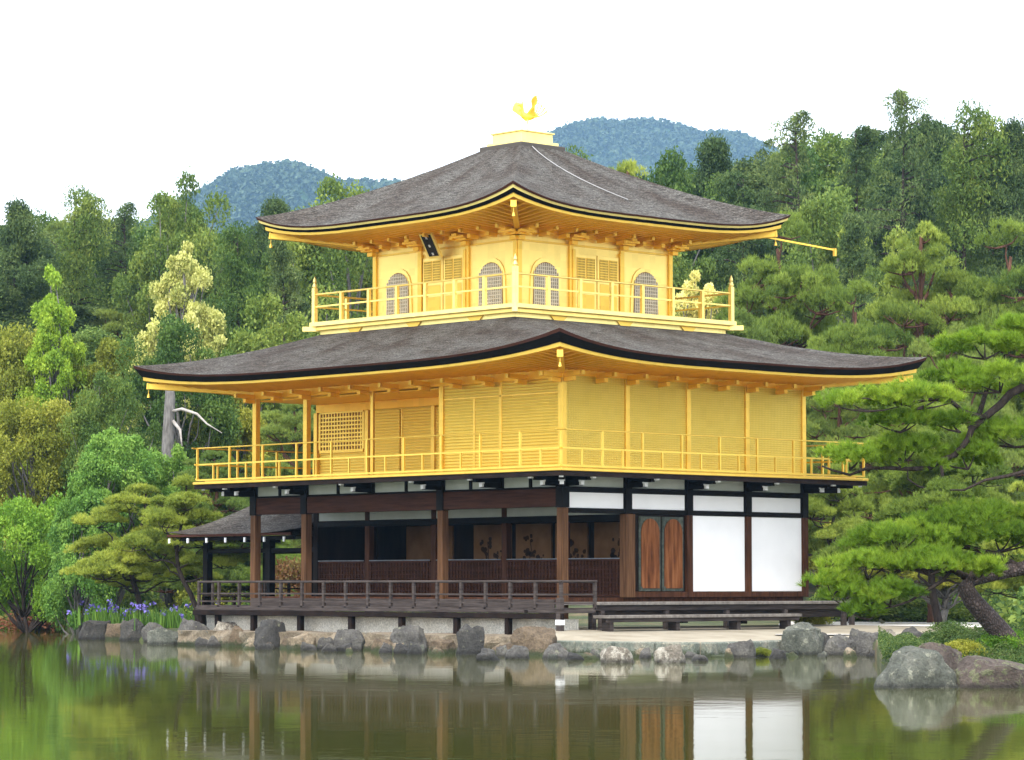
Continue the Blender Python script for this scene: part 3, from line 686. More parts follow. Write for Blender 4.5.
for sx, sy, ax in ((0, -1, 0), (1, 0, 1), (0, 1, 0), (-1, 0, 1)):
    # wall of each side
    def wb(u0, u1, zz0, zz1, d0, d1, nm, mt, parent=PAV, bev=.006):
        if ax == 0: y = Y3+sy*w; s = MB().box((X3+u0, y+sy*d0, zz0), (X3+u1, y+sy*d1, zz1))
        else: x = X3+sx*w; s = MB().box((x+sx*d0, Y3+u0, zz0), (x+sx*d1, Y3+u1, zz1))
        return s.build(nm, mt, parent, bevel=bev)
    lim = w if ax == 0 else w-.06
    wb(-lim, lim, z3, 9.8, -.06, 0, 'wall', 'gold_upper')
    for u in (-w+.04, -w/3, w/3, w-.04): wb(u-.065, u+.065, z3, 9.62, .001, .06, 'post', 'gold')
    wb(-w, w, 9.42, 9.47, .001, .02, 'trim', 'gold'); wb(-w-.05, w+.05, 9.62, 9.76, -.03, .08, 'eave_beam', 'gold_soffit')
    if (sx, sy) in ((0, 1), (-1, 0)): continue
    # bell-shaped windows
    for uc in (-w*2/3+.04, w*2/3-.04):
        def bell(s_, z0, z1):
            P = []
            for q, h in ((-.50, 0), (-.47, .5), (-.46, .66), (-.40, .81), (-.29, .92), (-.15, .98), (0, 1.0), (.15, .98), (.29, .92), (.40, .81), (.46, .66), (.47, .5), (.50, 0)):
                P.append((uc+q*s_, z0+(z1-z0)*h))
            return P
        def pr_(P, a, b): 
            if ax == 0: y = Y3+sy*w; return MB().prism([(X3+u, z) for u, z in P], 1, y+sy*a, y+sy*b)
            x = X3+sx*w; return MB().prism([(Y3+u, z) for u, z in P], 0, x+sx*a, x+sx*b)
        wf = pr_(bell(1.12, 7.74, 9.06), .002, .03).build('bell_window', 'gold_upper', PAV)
        pr_(bell(.92, 7.82, 8.95), .031, .034).build('pane', 'tan_panel', wf)
        pr_(bell(.88, 7.84, 8.92), .0345, .036).build('screen', 'screen_grey', wf)
        g = MB()
        for k in range(-6, 7):
            u = uc+k*.068; q = abs(k*.068)/.45; zt = 7.82+1.1*(1-.26*q**3)
            if abs(q) < .97:
                if ax == 0: g.box((X3+u-.012, Y3+sy*(w+.037), 7.84), (X3+u+.012, Y3+sy*(w+.055), zt))
                else: g.box((X3+sx*(w+.037), Y3+u-.012, 7.84), (X3+sx*(w+.055), Y3+u+.012, zt))
        for k in range(1, 12):
            z = 7.84+k*.09; hw = .42 if z < 8.55 else .42*(1-(z-8.55)/.5)**.5
            if ax == 0: g.box((X3+uc-hw, Y3+sy*(w+.04), z-.01), (X3+uc+hw, Y3+sy*(w+.058), z+.01))
            else: g.box((X3+sx*(w+.04), Y3+uc-hw, z-.01), (X3+sx*(w+.058), Y3+uc+hw, z+.01))
        g.build('lattice', 'lattice_grey', wf)
    # centre double doors
    for a, b in ((-.78, -.02), (.02, .78)):
        dr = wb(a, b, 7.76, 9.24, .002, .045, 'door', 'gold_upper')
        for z0, z1, in ((7.84, 8.22), (8.27, 8.52)):
            wb(a+.08, b-.08, z0, z1, .046, .058, 'door_panel', 'gold', dr)
        g = MB()
        for h in range(2):
            ua = a+.07+h*.34; ub = ua+.28
            wb(ua, ub, 8.62, 9.14, .0455, .049, 'pane', 'verdigris', dr, 0)
            for k in range(7):
                u = ua+(ub-ua)*k/6
                if ax == 0: g.box((X3+u-.01, Y3+sy*(w+.05), 8.62), (X3+u+.01, Y3+sy*(w+.062), 9.14))
                else: g.box((X3+sx*(w+.05), Y3+u-.01, 8.62), (X3+sx*(w+.062), Y3+u+.01, 9.14))
            for k in range(9):
                z = 8.62+.52*k/8
                if ax == 0: g.box((X3+ua, Y3+sy*(w+.051), z-.01), (X3+ub, Y3+sy*(w+.064), z+.01))
                else: g.box((X3+sx*(w+.051), Y3+ua, z-.01), (X3+sx*(w+.064), Y3+ub, z+.01))
        g.build('lattice', 'gold', dr)
    for u in (-.84, .84): wb(u-.045, u+.045, z3+.06, 9.34, .002, .09, 'door_post', 'gold')
    # bracket clusters at the post heads
    for u in (-w, -w/3, w/3, w):
        s = MB()
        def bb(uu, dd0, dd1, zz, wd=.09, hh=.08):
            if ax == 0: y = Y3+sy*w; s.box((X3+uu-wd, y+sy*dd0, zz), (X3+uu+wd, y+sy*dd1, zz+hh))
            else: x = X3+sx*w; s.box((x+sx*dd0, Y3+uu-wd, zz), (x+sx*dd1, Y3+uu+wd, zz+hh))
        bb(u, .062, .18, 9.44, .10, .1); bb(u, .062, .3, 9.55, .22, .07); bb(u, .062, .5, 9.64, .09, .07); bb(u, .3, .42, 9.60, .26, .06)
        s.build('bracket', 'gold_soffit', PAV)
    for k in range(9):
        u = -w+2*w*k/8
        if ax == 0: ebr((X3+u, Y3+sy*(w+.1), 0), (0, sy, 0), 9.74)
        else: ebr((X3+sx*(w+.1), Y3+u, 0), (sx, 0, 0), 9.74)
# name plaque under the south eave
pc = np.array([X3-.05, Y3-w-.42, 9.5])
tl = Matrix.Rotation(R_(30), 4, 'X')
def tb(a, b, nm, mt, parent):
    s = MB(); s.box(a, b); s.v = [tuple(np.array(tl @ Vector(v))+pc) for v in s.v]; return s.build(nm, mt, parent)
pq = tb((-.24, -.03, -.36), (.24, .03, .36), 'name_plaque', 'gold_pale', PAV); pq['label'] = 'dark name plaque with pale characters in a gold frame'
tb((-.175, -.045, -.295), (.175, -.0305, .295), 'plaque_board', 'plaque_board', pq)
cu = bpy.data.curves.new('plaque_text', 'FONT'); cu.body = '究\n竟\n頂'; cu.size = .225; cu.align_x = 'CENTER'; cu.align_y = 'CENTER'; cu.extrude = .004; cu.space_line = 1.0
try: cu.font = bpy.data.fonts.load(bpy.utils.system_resource('DATAFILES', path='fonts')+'/Noto Sans CJK Regular.woff2')
except Exception: pass
to = bpy.data.objects.new('plaque_text', cu); COL.objects.link(to)
tm = bpy.data.meshes.new_from_object(to.evaluated_get(bpy.context.evaluated_depsgraph_get())); bpy.data.objects.remove(to)
tm.materials.clear(); tm.materials.append(MATS['white_paint'])
tx = bpy.data.objects.new('plaque_lettering', tm); COL.objects.link(tx); tx.parent = pq
tx.matrix_local = Matrix.Translation(Vector(pc-BASE)) @ tl @ Matrix.Translation((0, -.05, .0)) @ Matrix.Rotation(R_(90), 4, 'X')
# apex pedestal and phoenix
MB().box((X3-.8, Y3-.8, 12.14), (X3+.8, Y3+.8, 12.30)).build('roof_cap', 'bark_shingle', PAV, bevel=.02)
pd = MB().box((X3-.67, Y3-.67, 12.305), (X3+.67, Y3+.67, 12.39)).build('pedestal', 'gold_pale', PAV, bevel=.01)
MB().box((X3-.56, Y3-.56, 12.393), (X3+.56, Y3+.56, 12.62)).build('pedestal_block', 'gold_pale', pd, bevel=.01)
MB().box((X3-.60, Y3-.60, 12.623), (X3+.60, Y3+.60, 12.66)).build('pedestal_top', 'gold_pale', pd, bevel=.005)
PH = MB(); c = np.array([X3, Y3, 12.66])+RT*.12; L_ = -RT    # faces along the south side
def ph(r, u, f=0): return tuple(c+(np.array(RT)*r+np.array([0, 0, u])+FH*f)*.86)
PH.tube([ph(-.04, .52), ph(-.10, .56), ph(-.02, .50), ph(.10, .52), ph(.2, .58)], [.01, .05, .10, .09, .02], 10)
bird = MB().tube([ph(.24, .50), ph(.12, .50), ph(0, .50), ph(-.1, .56), ph(-.14, .66), ph(-.14, .78), ph(-.17, .86), ph(-.22, .88), ph(-.30, .85)],
                 [.02, .075, .11, .09, .05, .032, .045, .035, .004], 12).build('phoenix_statue', 'gold_soffit', PAV, smooth=True)
bird['label'] = 'small golden phoenix with raised wings on the roof peak'
for sg, base, spread, ln in ((-1, 50, 9, .62), (1, 96, 8, .5)):
    wing = MB()
    for k in range(8):
        a = R_(base+k*spread*.8); l = ln*(1-.07*abs(k-3)); x0 = -.02+.035*k if sg < 0 else -.1-.01*k
        p0 = ph(x0, .55, sg*.05); p1 = ph(x0+math.cos(a)*l, .55+math.sin(a)*l, sg*.22)
        wing.beam(p0, p1, .05, .012, up=tuple(FH))
    wing.build('wing', 'gold_soffit', bird)
for k in range(5):
    a = R_(-8+k*17); pts = [ph(.16, .5)]+[ph(.16+math.cos(a+.10*j)*.11*j, .5+math.sin(a+.10*j)*.12*j, (k-2)*.03*j) for j in range(1, 6)]
    MB().tube(pts, [.02, .02, .016, .014, .02, .004], 6).build('tail_feather', 'gold_soffit', bird)
for f_ in (-.05, .05): MB().tube([ph(0, .44, f_), ph(.03, .25, f_), ph(0, 0, f_)], [.03, .016, .014], 6).build('leg', 'gold_pale', bird)
MB().tube([ph(-.15, .9), ph(-.13, .99), ph(-.08, 1.02)], [.02, .014, .004], 6).build('crest', 'gold', bird)
# lightning cable on the roof and the long golden gutter pole
def on_r3(u, t):   # east slope of the upper roof
    s = u; yo = Y3+b3*s; yi = Y3+.72*s; x = X3+b3+(.72-b3)*t; y = yo+(yi-yo)*t
    return (x, y, 10.03+.47*abs(s)**4*(1-t)**2+2.21*t**1.12+.03)
MB().tube([on_r3(-.55+.9*(1-t)*.9, t) for t in np.linspace(.97, .28, 9)], .011, 5).build('cable', 'cable', PAV)
q0 = np.array([X3+b3-.35, Y3+b3-.35, 9.98]); q1 = q0+RT*1.62+np.array([0, 0, -.40])
gp = MB().beam(q0-RT*.5, q1, .042, .042).build('gutter_pole', 'gold', PAV); MB().box(tuple(q1-[.035, .035, .16]), tuple(q1+[.035, .035, .04])).build('spout', 'gold', gp)
# --- veranda round the first storey
VW = 1.25
B((-12.6, -VW, .25), (-.0, -.13, .32), 'veranda_floor', 'grey_wood'); B((.13, -VW, .25), (VW, -.13, .32), 'veranda_floor', 'grey_wood')
B((-12.65, -VW-.05, .12), (VW+.05, -VW+.06, .245), 'veranda_beam', 'dark_wood')
B((Lx, -.16, .33), (-.13, -.105, .56), 'riser', 'grey_wood')
vr = MB().box((-12.55, -VW, .325), (-12.45, -VW+.08, .36)).build('veranda_railing', 'grey_wood', PAV)
railing((-12.5, -VW+.05), (VW-.05, -VW+.05), .32, .66, .36, .86, 'grey_wood', vr, ext=.05, r=.032, short=False, postw=.07)
railing((VW-.05, -VW+.05), (VW-.05, -.12), .32, .66, .36, 1.1, 'grey_wood', vr, ext=.06, r=.032, short=False, postw=.07, last=True)
railing((-12.5, -VW+.5), (-12.5, 1.0), .32, .66, .36, .86, 'grey_wood', vr, last=True, ext=.05, r=.032, short=False, postw=.06)
for x in (-12.4, -11.7, -10.2, -8.3, -6.3, -4.4, -2.4, -.6): B((x-.07, -VW+.0, -.35), (x+.07, -VW+.14, .118), 'support_post', 'dark_wood')
B((VW-.12, -VW-.06, -.3), (VW+.02, -VW+.08, .6), 'support_post', 'grey_wood'); B((VW-.13, -VW-.07, -.02), (VW+.03, -VW+.09, .1), 'post_band', 'white_paint')
B((VW-.3, -.1, -.3), (VW-.16, .04, .25), 'support_post', 'grey_wood')
B((.1, -.1, .43), (1.3, 9.0, .5), 'side_deck', 'deck_wood'); B((1.1, -.08, .3), (1.2, 8.9, .428), 'veranda_beam', 'grey_wood'); B((.9, 0, .1), (.94, 8.9, .3), 'riser', 'grey_wood')
for y in (.05, 2.2, 4.3, 6.4, 8.6): B((1.12, y, -.3), (1.24, y+.12, .3), 'support_post', 'grey_wood')
# --- fishing porch on the west side
pr0 = MB()
px0, px1, py0, py1 = -17.3, Lx-.12, 1.25, 5.2; rz = 3.2; ez = 2.28; ry = 3.2
vs = []; uvs = []; fs = []
ns, nt_ = 24, 12
def porch_side(A, Bp, C, D_):   # A-B eave, D-C ridge
    n0 = len(vs)
    for j in range(nt_+1):
        t = j/nt_
        for i in range(ns+1):
            f = i/ns; p = [A[q]+(Bp[q]-A[q])*f for q in range(2)]; r = [D_[q]+(C[q]-D_[q])*f for q in range(2)]
            z = ez+(rz-ez)*t**1.35+.10*(1-t)**3*(abs(2*f-1)**3)
            vs.append((p[0]+(r[0]-p[0])*t, p[1]+(r[1]-p[1])*t, z)); uvs.append((f*5, t*2.4))
    for j in range(nt_):
        for i in range(ns): a = n0+j*(ns+1)+i; fs.append((a, a+1, a+ns+2, a+ns+1))
rx0 = -15.7
porch_side((px0, py0), (px1, py0), (px1, ry), (rx0, ry)); porch_side((px1, py1), (px0, py1), (rx0, ry), (px1, ry)); porch_side((px0, py1), (px0, py0), (rx0, ry), (rx0, ry))
me = bpy.data.meshes.new('porch_roof'); me.from_pydata([tuple(np.array(v)-BASE) for v in vs], [], fs); ul = me.uv_layers.new(name='UVMap')
li = np.empty(len(me.loops), np.int32); me.loops.foreach_get('vertex_index', li); ul.data.foreach_set('uv', np.array(uvs, np.float32)[li].ravel())
me.materials.append(MATS['bark_shingle']); me.shade_smooth(); po = link('porch_roof', me, PAV); po['label'] = 'small shingle roof of the side fishing porch'
MB().box((px0+.03, py0+.02, ez-.05), (px1, py0+.06, ez+.02)).box((px0+.03, py0+.06, ez-.05), (px0+.07, py1, ez+.02)).build('shingle_edge', 'bark_edge', po)
MB().box((px0+.1, py0+.1, ez-.16), (px1, py0+.2, ez-.055)).box((px0+.1, py0+.2, ez-.16), (px0+.2, py1, ez-.055)).build('eave_layer', 'black_edge', po)
MB().box((px0+.2, py0+.2, ez-.08), (px1, py1-.1, ez-.06)).build('soffit', 'black_wood', po)
MB().box((rx0-.1, ry-.1, rz-.02), (px1, ry+.1, rz+.12)).build('ridge', 'ridge_tile', po)
for k in range(7): MB().box((px0+.15+k*.85, py0-.02, ez-.22), (px0+.21+k*.85, py0+.02, ez-.09)).build('rafter_tip', 'white_paint', po)
for x in (-16.5, -13.7, -12.0):
    for y in (2.12, 4.24): B((x-.1, y-.1, -.9), (x+.1, y+.1, ez-.08), 'porch_post', 'black_wood')
B((-16.5, 2.06, 1.78), (Lx, 2.18, 1.9), 'porch_beam', 'black_wood'); B((-16.5, 4.18, 1.78), (Lx, 4.3, 1.9), 'porch_beam', 'black_wood')
B((-16.7, 1.9, .2), (Lx, 4.5, .3), 'porch_deck', 'grey_wood')
pr_l = MB().box((-16.55, 1.95, .305), (-16.45, 2.02, .34)).build('porch_railing', 'dark_wood', PAV)
railing((-16.5, 4.4), (Lx-.2, 4.4), .3, .72, .5, .8, 'dark_wood', pr_l, ext=.0, r=.03, short=False, last=True)
railing((-16.5, 1.98), (-13.7, 1.98), .3, .3, .15, 1.2, 'dark_wood', pr_l, ext=.0, r=.03, short=False, last=True)

# ================================================================== step, walls, paving
stp = empty('wooden_step', (1.7, 3, -.3), 'long weathered grey plank step along the east side of the pavilion', 'step')
MB().box((1.42, -.4, .13), (1.9, 6.3, .2)).build('tread', 'deck_wood', stp, bevel=.008)
MB().box((1.8, -.36, .04), (1.84, 6.26, .127)).build('apron', 'grey_wood', stp)
for y in (-.2, 2.0, 4.1, 5.9): MB().box((1.5, y, -.32), (1.78, y+.12, .128)).build('leg', 'grey_wood', stp, bevel=.006)
def rough_wall(name, pts, z0, z1, thick, mat, label, seed, nz=6, seg=.35, amp=.05):
    vs = []; fs = []; P = [np.array(p, float) for p in pts]; line = []
    for a, b in zip(P[:-1], P[1:]):
        n = max(1, int(np.linalg.norm(b-a)/seg))
        for k in range(n): line.append(a+(b-a)*k/n)
    line.append(P[-1]); n = len(line)
    for i, p in enumerate(line):
        d = line[min(i+1, n-1)]-line[max(i-1, 0)]; d = d/np.linalg.norm(d); nn = np.array([d[1], -d[0]])
        prof = [(0, z0+(z1-z0)*k/nz) for k in range(nz+1)]+[(-thick, z1), (-thick, z0)]
        for q, (o_, z) in enumerate(prof):
            r = amp*noise.noise(Vector((i*.6, z*5, seed)))+amp*.6*noise.noise(Vector((i*1.7, z*11, seed))) if q <= nz else 0
            zz = z+(.5*amp*noise.noise(Vector((i*.4, seed, 2))) if q >= nz else 0)
            c = p+nn*(o_+r); vs.append((c[0], c[1], zz))
    m_ = nz+3
    for i in range(n-1):
        for j in range(m_-1): fs.append((i*m_+j, (i+1)*m_+j, (i+1)*m_+j+1, i*m_+j+1))
    fs.append(tuple(range(m_))); fs.append(tuple((n-1)*m_+j for j in range(m_-1, -1, -1)))
    o = MB().add(vs, fs).build(name, mat); tag(o, label, 'wall')
# stone revetment under the veranda: pale plaster band above, tan stone courses below
rough_wall('foundation_wall', [(-12.5, -.95), (1.0, -.95)], -.5, .11, .5, 'wall_cream', 'cream plastered foundation wall under the veranda', 3, amp=.03)
rough_wall('stone_revetment', [(-12.2, -2.1), (-9, -2.3), (-5, -2.25), (-1, -2.4), (1.9, -2.5)], -1.2, -.27, 1.6, 'wall_tan', 'tan stone revetment at the waterline below the veranda', 5, amp=.10)
# paving platform in front of the east side
e = [(2.3, -2.75), (4.45, -2.55), (6.3, -1.95), (6.0, .2), (5.3, 2.35)]
back = [(5.4, 9), (.2, 9), (.2, -1.3), (1.3, -2.0)]
pv = e+back; pz = [-.34]*5+[-.12, -.10, -.10, -.16]; n_ = len(pv)
pl = MB().add([(*p, -1.2) for p in pv]+[(*p, z) for p, z in zip(pv, pz)], [tuple(range(n_)), tuple(range(2*n_-1, n_-1, -1))]+[(i, n_+i, n_+(i+1) % n_, (i+1) % n_) for i in range(n_)]).build('pavement', 'paving', bevel=.02); tag(pl, kind='structure')
kb = empty('paving_kerb', (4.3, -2.3, -1.2), 'greenish weathered stone kerb facing the pale paving at the water edge', 'kerb')
for (a, b) in zip(e[:-1], e[1:]):
    a, b = np.array(a), np.array(b); n = 2; dd = (b-a)/np.linalg.norm(b-a); nn = np.array([dd[1], -dd[0]])
    for k in range(n):
        p, q = a+(b-a)*(k/n)+dd*.01, a+(b-a)*((k+1)/n)-dd*.01
        MB().beam((*(p+nn*.12), -.55), (*(q+nn*.12), -.55), .3, .44).build('kerb_stone', 'paving_edge', kb, bevel=.03)
        MB().beam((*(p+nn*.45), -.74), (*(q+nn*.45), -.74), .4, .28).build('ledge_stone', 'paving_edge', kb, bevel=.03)
# pale raked gravel behind the rocks
gv = [WZ(px, -.25, d) for px, d in ((775, 71), (900, 71), (990, 74), (1060, 80), (1060, 93), (780, 97))]
gp_ = MB().add(gv, [tuple(range(6))]).build('gravel_path', 'gravel'); tag(gp_, kind='structure')

# ================================================================== vegetation
def needles(rng, C, D, k, L, wd, spread=.75):
    n = len(C); C = np.repeat(C, k, 0); D = np.repeat(D, k, 0); d = unit(D+rdir(rng, n*k)*spread)
    p = unit(np.cross(d, rdir(rng, n*k))); l = (L*rng.uniform(.7, 1.2, n*k))[:, None]
    V = np.stack([C-p*wd*.5, C+p*wd*.5, C+d*l], 1); return V.reshape(-1, 3)
def wiggle(p, q, n, amp, rng):
    p, q = np.array(p, float), np.array(q, float); L = np.linalg.norm(q-p); out = []
    ph_ = rng.uniform(0, 6, 3)
    for i in range(n+1):
        t = i/n; e = math.sin(math.pi*t)*amp*L
        out.append(p+(q-p)*t+e*np.array([math.sin(ph_[0]+5*t), math.sin(ph_[1]+4*t), .5*math.sin(ph_[2]+6*t)]))
    return out
VAR = {}
def variant(key, trunk, V, nper, mat, tone, h, w, bark):
    o = trunk.build('trunk', bark, smooth=True); me = o.data; bpy.data.objects.remove(o)
    VAR[key] = (me, npmesh('crown', V, nper, mat, tone), h, w)
def clump_cloud(rng, cs, rs, per, squash=.75, up=.35):
    K = len(cs); idx = np.repeat(np.arange(K), per); d = rdir(rng, K*per); d[:, 2] = d[:, 2]+up; d = unit(d)
    r = rs[idx]*np.abs(rng.normal(.88, .2, K*per)); P = cs[idx]+d*r[:, None]*np.array([1, 1, squash]); return P, idx
def broad(key, seed, h=10, w=8, nc=80, per=620, leaf=.078, mat='leaf_broad', bark='bark_grey', z0=.28, conic=0., cr=(.1, .2), split=None):
    rng = np.random.default_rng(seed); cs = []
    while len(cs) < nc:
        d = rdir(rng, 1)[0]; r = rng.uniform(.25, 1)**.45
        z = h*(z0+(1-z0)/2)+d[2]*r*h*(1-z0)/2*.93; f = (z/h-z0)/(1-z0)
        taper = 1-conic*max(0, f-.15)
        lob = 1+.16*math.sin(3*math.atan2(d[1], d[0])+seed+4*f)
        cs.append([d[0]*r*w/2*taper*lob*.9, d[1]*r*w/2*taper*lob*.9, z])
    cs = np.array(cs); rs = rng.uniform(cr[0], cr[1], nc)*w*.62*(1-.45*conic*np.clip(cs[:, 2]/h, 0, 1))
    P, idx = clump_cloud(rng, cs, rs, per)
    tone = np.clip(rng.uniform(.1, .9, nc)[idx]*.6+rng.uniform(0, .4, len(P)), 0, 1)
    tr = MB(); top = [0, 0, h*.8]; pts = wiggle((0, 0, -.3), top, 8, .05, rng); tr.tube(pts, list(np.linspace(.026*h, .006*h, 9)), 8)
    for k in range(0, nc, 2):
        i = int(np.clip(cs[k][2]/h*.62*9, 1, 7)); tr.tube(wiggle(pts[i], cs[k], 4, .08, rng), list(np.linspace(.010*h, .002*h, 5)), 5)
    V = quads(rng, P, leaf, .55, .55)
    variant(key, tr, V, 4, mat, tone, h, w, bark)
def cypress(key, seed, h=15, w=6, nc=110, per=520, mat='leaf_cypress', dens=1., z0=.22, leaf=.10, bark='bark_dark', cr=(.09, .18)):
    rng = np.random.default_rng(seed); cs = []; rs = []
    for k in range(nc):
        f = (k+rng.random())/nc; z = h*(z0+(1-z0)*f*.97); R = w/2*min(1, 1.25*(1-f)**.6)*min(1, .55+1.6*f)*(.85+.25*math.sin(f*15+seed)+.12*math.sin(f*37+seed*2)); a = rng.uniform(0, 6.283)
        r = R*rng.uniform(.2, 1); cs.append([r*math.cos(a)+.1*w*math.sin(f*9+seed), r*math.sin(a), z]); rs.append(rng.uniform(*cr)*w*(1-.35*f))
    cs = np.array(cs); rs = np.array(rs); P, idx = clump_cloud(rng, cs, rs, int(per*dens), .6, .3)
    out_ = unit(np.stack([cs[:, 0], cs[:, 1], cs[:, 2]*0], 1))[idx]
    tone = np.clip(rng.uniform(.05, .85, nc)[idx]*.6+rng.uniform(0, .4, len(P)), 0, 1)
    tr = MB(); pts = wiggle((0, 0, -.3), (0, 0, h*.97), 10, .012, rng); tr.tube(pts, list(np.linspace(.02*h, .002*h, 11)), 8)
    for k in range(0, nc, 2): tr.tube([(0, 0, cs[k][2]-.1), cs[k]*np.array([.6, .6, 1])+[0, 0, .1], cs[k]], [.0035*h, .002*h, .001*h], 4)
    variant(key, tr, quads(rng, P, leaf, .3, .34, .25), 4, mat, tone, h, w, bark)
def pad(rng, c, rx, ry, rz, n, lump=.38, axis=None):
    """needle pad: several domes side by side; returns tuft centres, directions, dome index"""
    m = max(4, int(rx*ry*3.14/(lump*lump*2.2))); a = rng.uniform(0, 6.283, m); r = np.sqrt(rng.random(m))*(.9+.15*np.sin(3*a+rng.uniform(0, 6)))
    lc = np.stack([np.cos(a)*r*rx, np.sin(a)*r*ry, rz*(1-r*r)*.8+rng.normal(0, .10, m)*lump-.25*r*r*rz], 1)
    lr = lump*rng.uniform(.65, 1.3, m); idx = rng.integers(0, m, n); d = rdir(rng, n); d[:, 2] = np.abs(d[:, 2])*1.0-.22; d = unit(d)
    P = lc[idx]+d*(lr[idx]*rng.uniform(.6, 1.12, n))[:, None]*np.array([1, 1, .62]); D = unit(d*.55+np.array([0, 0, .8]))
    return P+np.array(c), D, idx, lc+np.array(c)
def pine(key, seed, h, w, levels, k=7, L=.19, wd=.035, per=420, mat='leaf_pine', bark='bark_red', lean=.05, z0=.3, top=.55, lump=.42, flat=.16, br=3.2, rough=1.):
    rng = np.random.default_rng(seed); tr = MB(); pts = wiggle((0, 0, -.4), (lean*h, 0, h*.93), 10, .05*rough, rng); tr.tube(pts, list(np.linspace(.024*h, .007*h, 11)), 10)
    PP, DD, TT = [], [], []; base = 0
    for lv in range(levels):
        f = (lv+.3)/levels; z = h*(z0+(1-z0)*f); i = min(9, int(z/h*10)); p0 = np.array(pts[i]); R = w/2*(1-f**1.6*(1-top*.5))
        nb = 1 if lv == levels-1 else max(2, int(br+rng.uniform(-.6, .9)))
        a0 = rng.uniform(0, 6.283)
        for b in range(nb):
            a = a0+6.283*b/nb+rng.uniform(-.4, .4); rr_ = R*rng.uniform(.45, .72) if nb > 1 else .0
            pr_ = R*rng.uniform(.42, .6) if nb > 1 else R*.62
            c = np.array([p0[0]+math.cos(a)*rr_, p0[1]+math.sin(a)*rr_, z+rng.uniform(-.04, .05)*h])
            bp = wiggle(p0, c-[0, 0, .12], 5, .10*rough, rng); tr.tube(bp, list(np.linspace(.0085*h, .003*h, 6)), 6)
            P, D, idx, lc = pad(rng, c, pr_, pr_*rng.uniform(.75, 1.1), flat*pr_*1.6+.1, int(per*pr_*pr_), lump)
            for q in lc[::3]: tr.tube([bp[-1], (bp[-1]+q)/2-[0, 0, .08], q-[0, 0, .05]], [.004*h, .0025*h, .0015*h], 4)
            PP.append(P); DD.append(D); t_ = rng.uniform(.1, .9, 400); TT.append(t_[idx % 400]*.5+rng.uniform(0, .5)*.4)
    P = np.concatenate(PP); D = np.concatenate(DD); T = np.concatenate(TT)
    V = needles(rng, P, D, k, L, wd); tone = np.clip(np.repeat(T, k)+rng.uniform(-.12, .2, len(T)*k), 0, 1)
    variant(key, tr, V, 3, mat, tone, h, w, bark)
def place(key, name, label, px, ytop, d, wpx, group=None, cat='tree', zb=None, rot=None, rnd_=random.Random(9)):
    tme, cme, h, w = VAR[key]
    z = float(gz(px, d))-.05 if zb is None else zb
    p = WZ(px, z, d); ztop = W3(px, ytop, d)[2]; H = max(.3, ztop-z); Wd = wpx*d/F*(1.45 if key[0] == 'c' and key != 'cream' else 1.1)
    sz = H/h; sx = max(.6*sz, min(2.2*sz, Wd/w))
    o = empty(name, p, label, cat, group); o.scale = (sx, sx*rnd_.uniform(.9, 1.1), sz); o.rotation_euler = (0, 0, rnd_.uniform(0, 6.28) if rot is None else rot)
    if tme is not None: link('trunk', tme, o)
    link('crown', cme, o); return o
broad('b1', 1); broad('b2', 2, h=11, w=7, nc=60, cr=(.12, .22)); broad('b3', 3, h=9, w=8, nc=85, cr=(.08, .16))
broad('y1', 11, mat='leaf_yellow', h=9, w=8); broad('y2', 12, mat='leaf_yellow', h=10, w=7, nc=90, cr=(.08, .15))
broad('m1', 21, mat='leaf_maple', h=6, w=7, nc=70, per=600, leaf=.07, z0=.2, bark='bark_dark'); broad('f1', 22, mat='leaf_fresh', h=7, w=6, nc=90, per=520, leaf=.065, z0=.12, conic=.45)
broad('n1', 23, mat='leaf_maple', h=11, w=5, nc=110, per=380, leaf=.07, z0=.2, conic=.62, cr=(.1, .2))
broad('cream', 31, mat='leaf_cream', h=11, w=7.5, nc=190, per=300, leaf=.075, z0=.1, conic=.7, cr=(.07, .13))
cypress('c1', 41, w=8.5, nc=130); cypress('c2', 42, h=14, w=9, nc=110, dens=1.1); cypress('c3', 43, h=16, w=8, nc=90, dens=.45, z0=.3, cr=(.06, .13)); cypress('c4', 44, h=13, w=9.5, nc=110, per=250, z0=.15, mat='leaf_broad')
cypress('c5', 45, h=16, w=10, nc=95, dens=.22, z0=.4, leaf=.10, cr=(.045, .11))
pine('p1', 51, 9, 9, 8, br=4.2, z0=.2, mat='leaf_pine', per=400, L=.17, wd=.028); pine('p2', 52, 10, 9, 9, br=4.2, z0=.18, mat='leaf_pine_dark', per=400, L=.17, wd=.028); pine('p3', 53, 12, 8.5, 8, br=3.8, per=400, L=.17, wd=.028, z0=.4)
pine('g1', 54, 4.6, 4.6, 6, k=9, L=.13, wd=.022, per=1500, z0=.28, bark='bark_dark', lump=.27, flat=.16, mat='leaf_pine', rough=1.5)
pine('g2', 55, 5, 4.6, 5, k=9, L=.13, wd=.022, per=1500, z0=.42, bark='bark_dark', lump=.27, flat=.16, mat='leaf_pine', lean=.1, rough=1.5)
def bush(key, seed, mat, h=1.2, w=2, leaf=.035, nc=40, per=260):
    rng = np.random.default_rng(seed); a = rng.uniform(0, 6.283, nc); r = np.sqrt(rng.random(nc)); cs = np.stack([np.cos(a)*r*w*.38, np.sin(a)*r*w*.38, h*.55*(1-r*r*.7)+.05], 1)
    P, idx = clump_cloud(rng, cs, rng.uniform(.14, .26, nc)*w*.6, per, .8, .3); tone = np.clip(rng.random(nc)[idx]*.6+rng.uniform(0, .4, len(P)), 0, 1)
    tr = MB()
    for k in range(6): tr.tube([(0, 0, -.1), cs[k]*[.5, .5, .5], cs[k]], [.03, .02, .01], 5)
    variant(key, tr, quads(rng, P, leaf, .5, .5), 4, mat, tone, h, w, 'bark_dark')
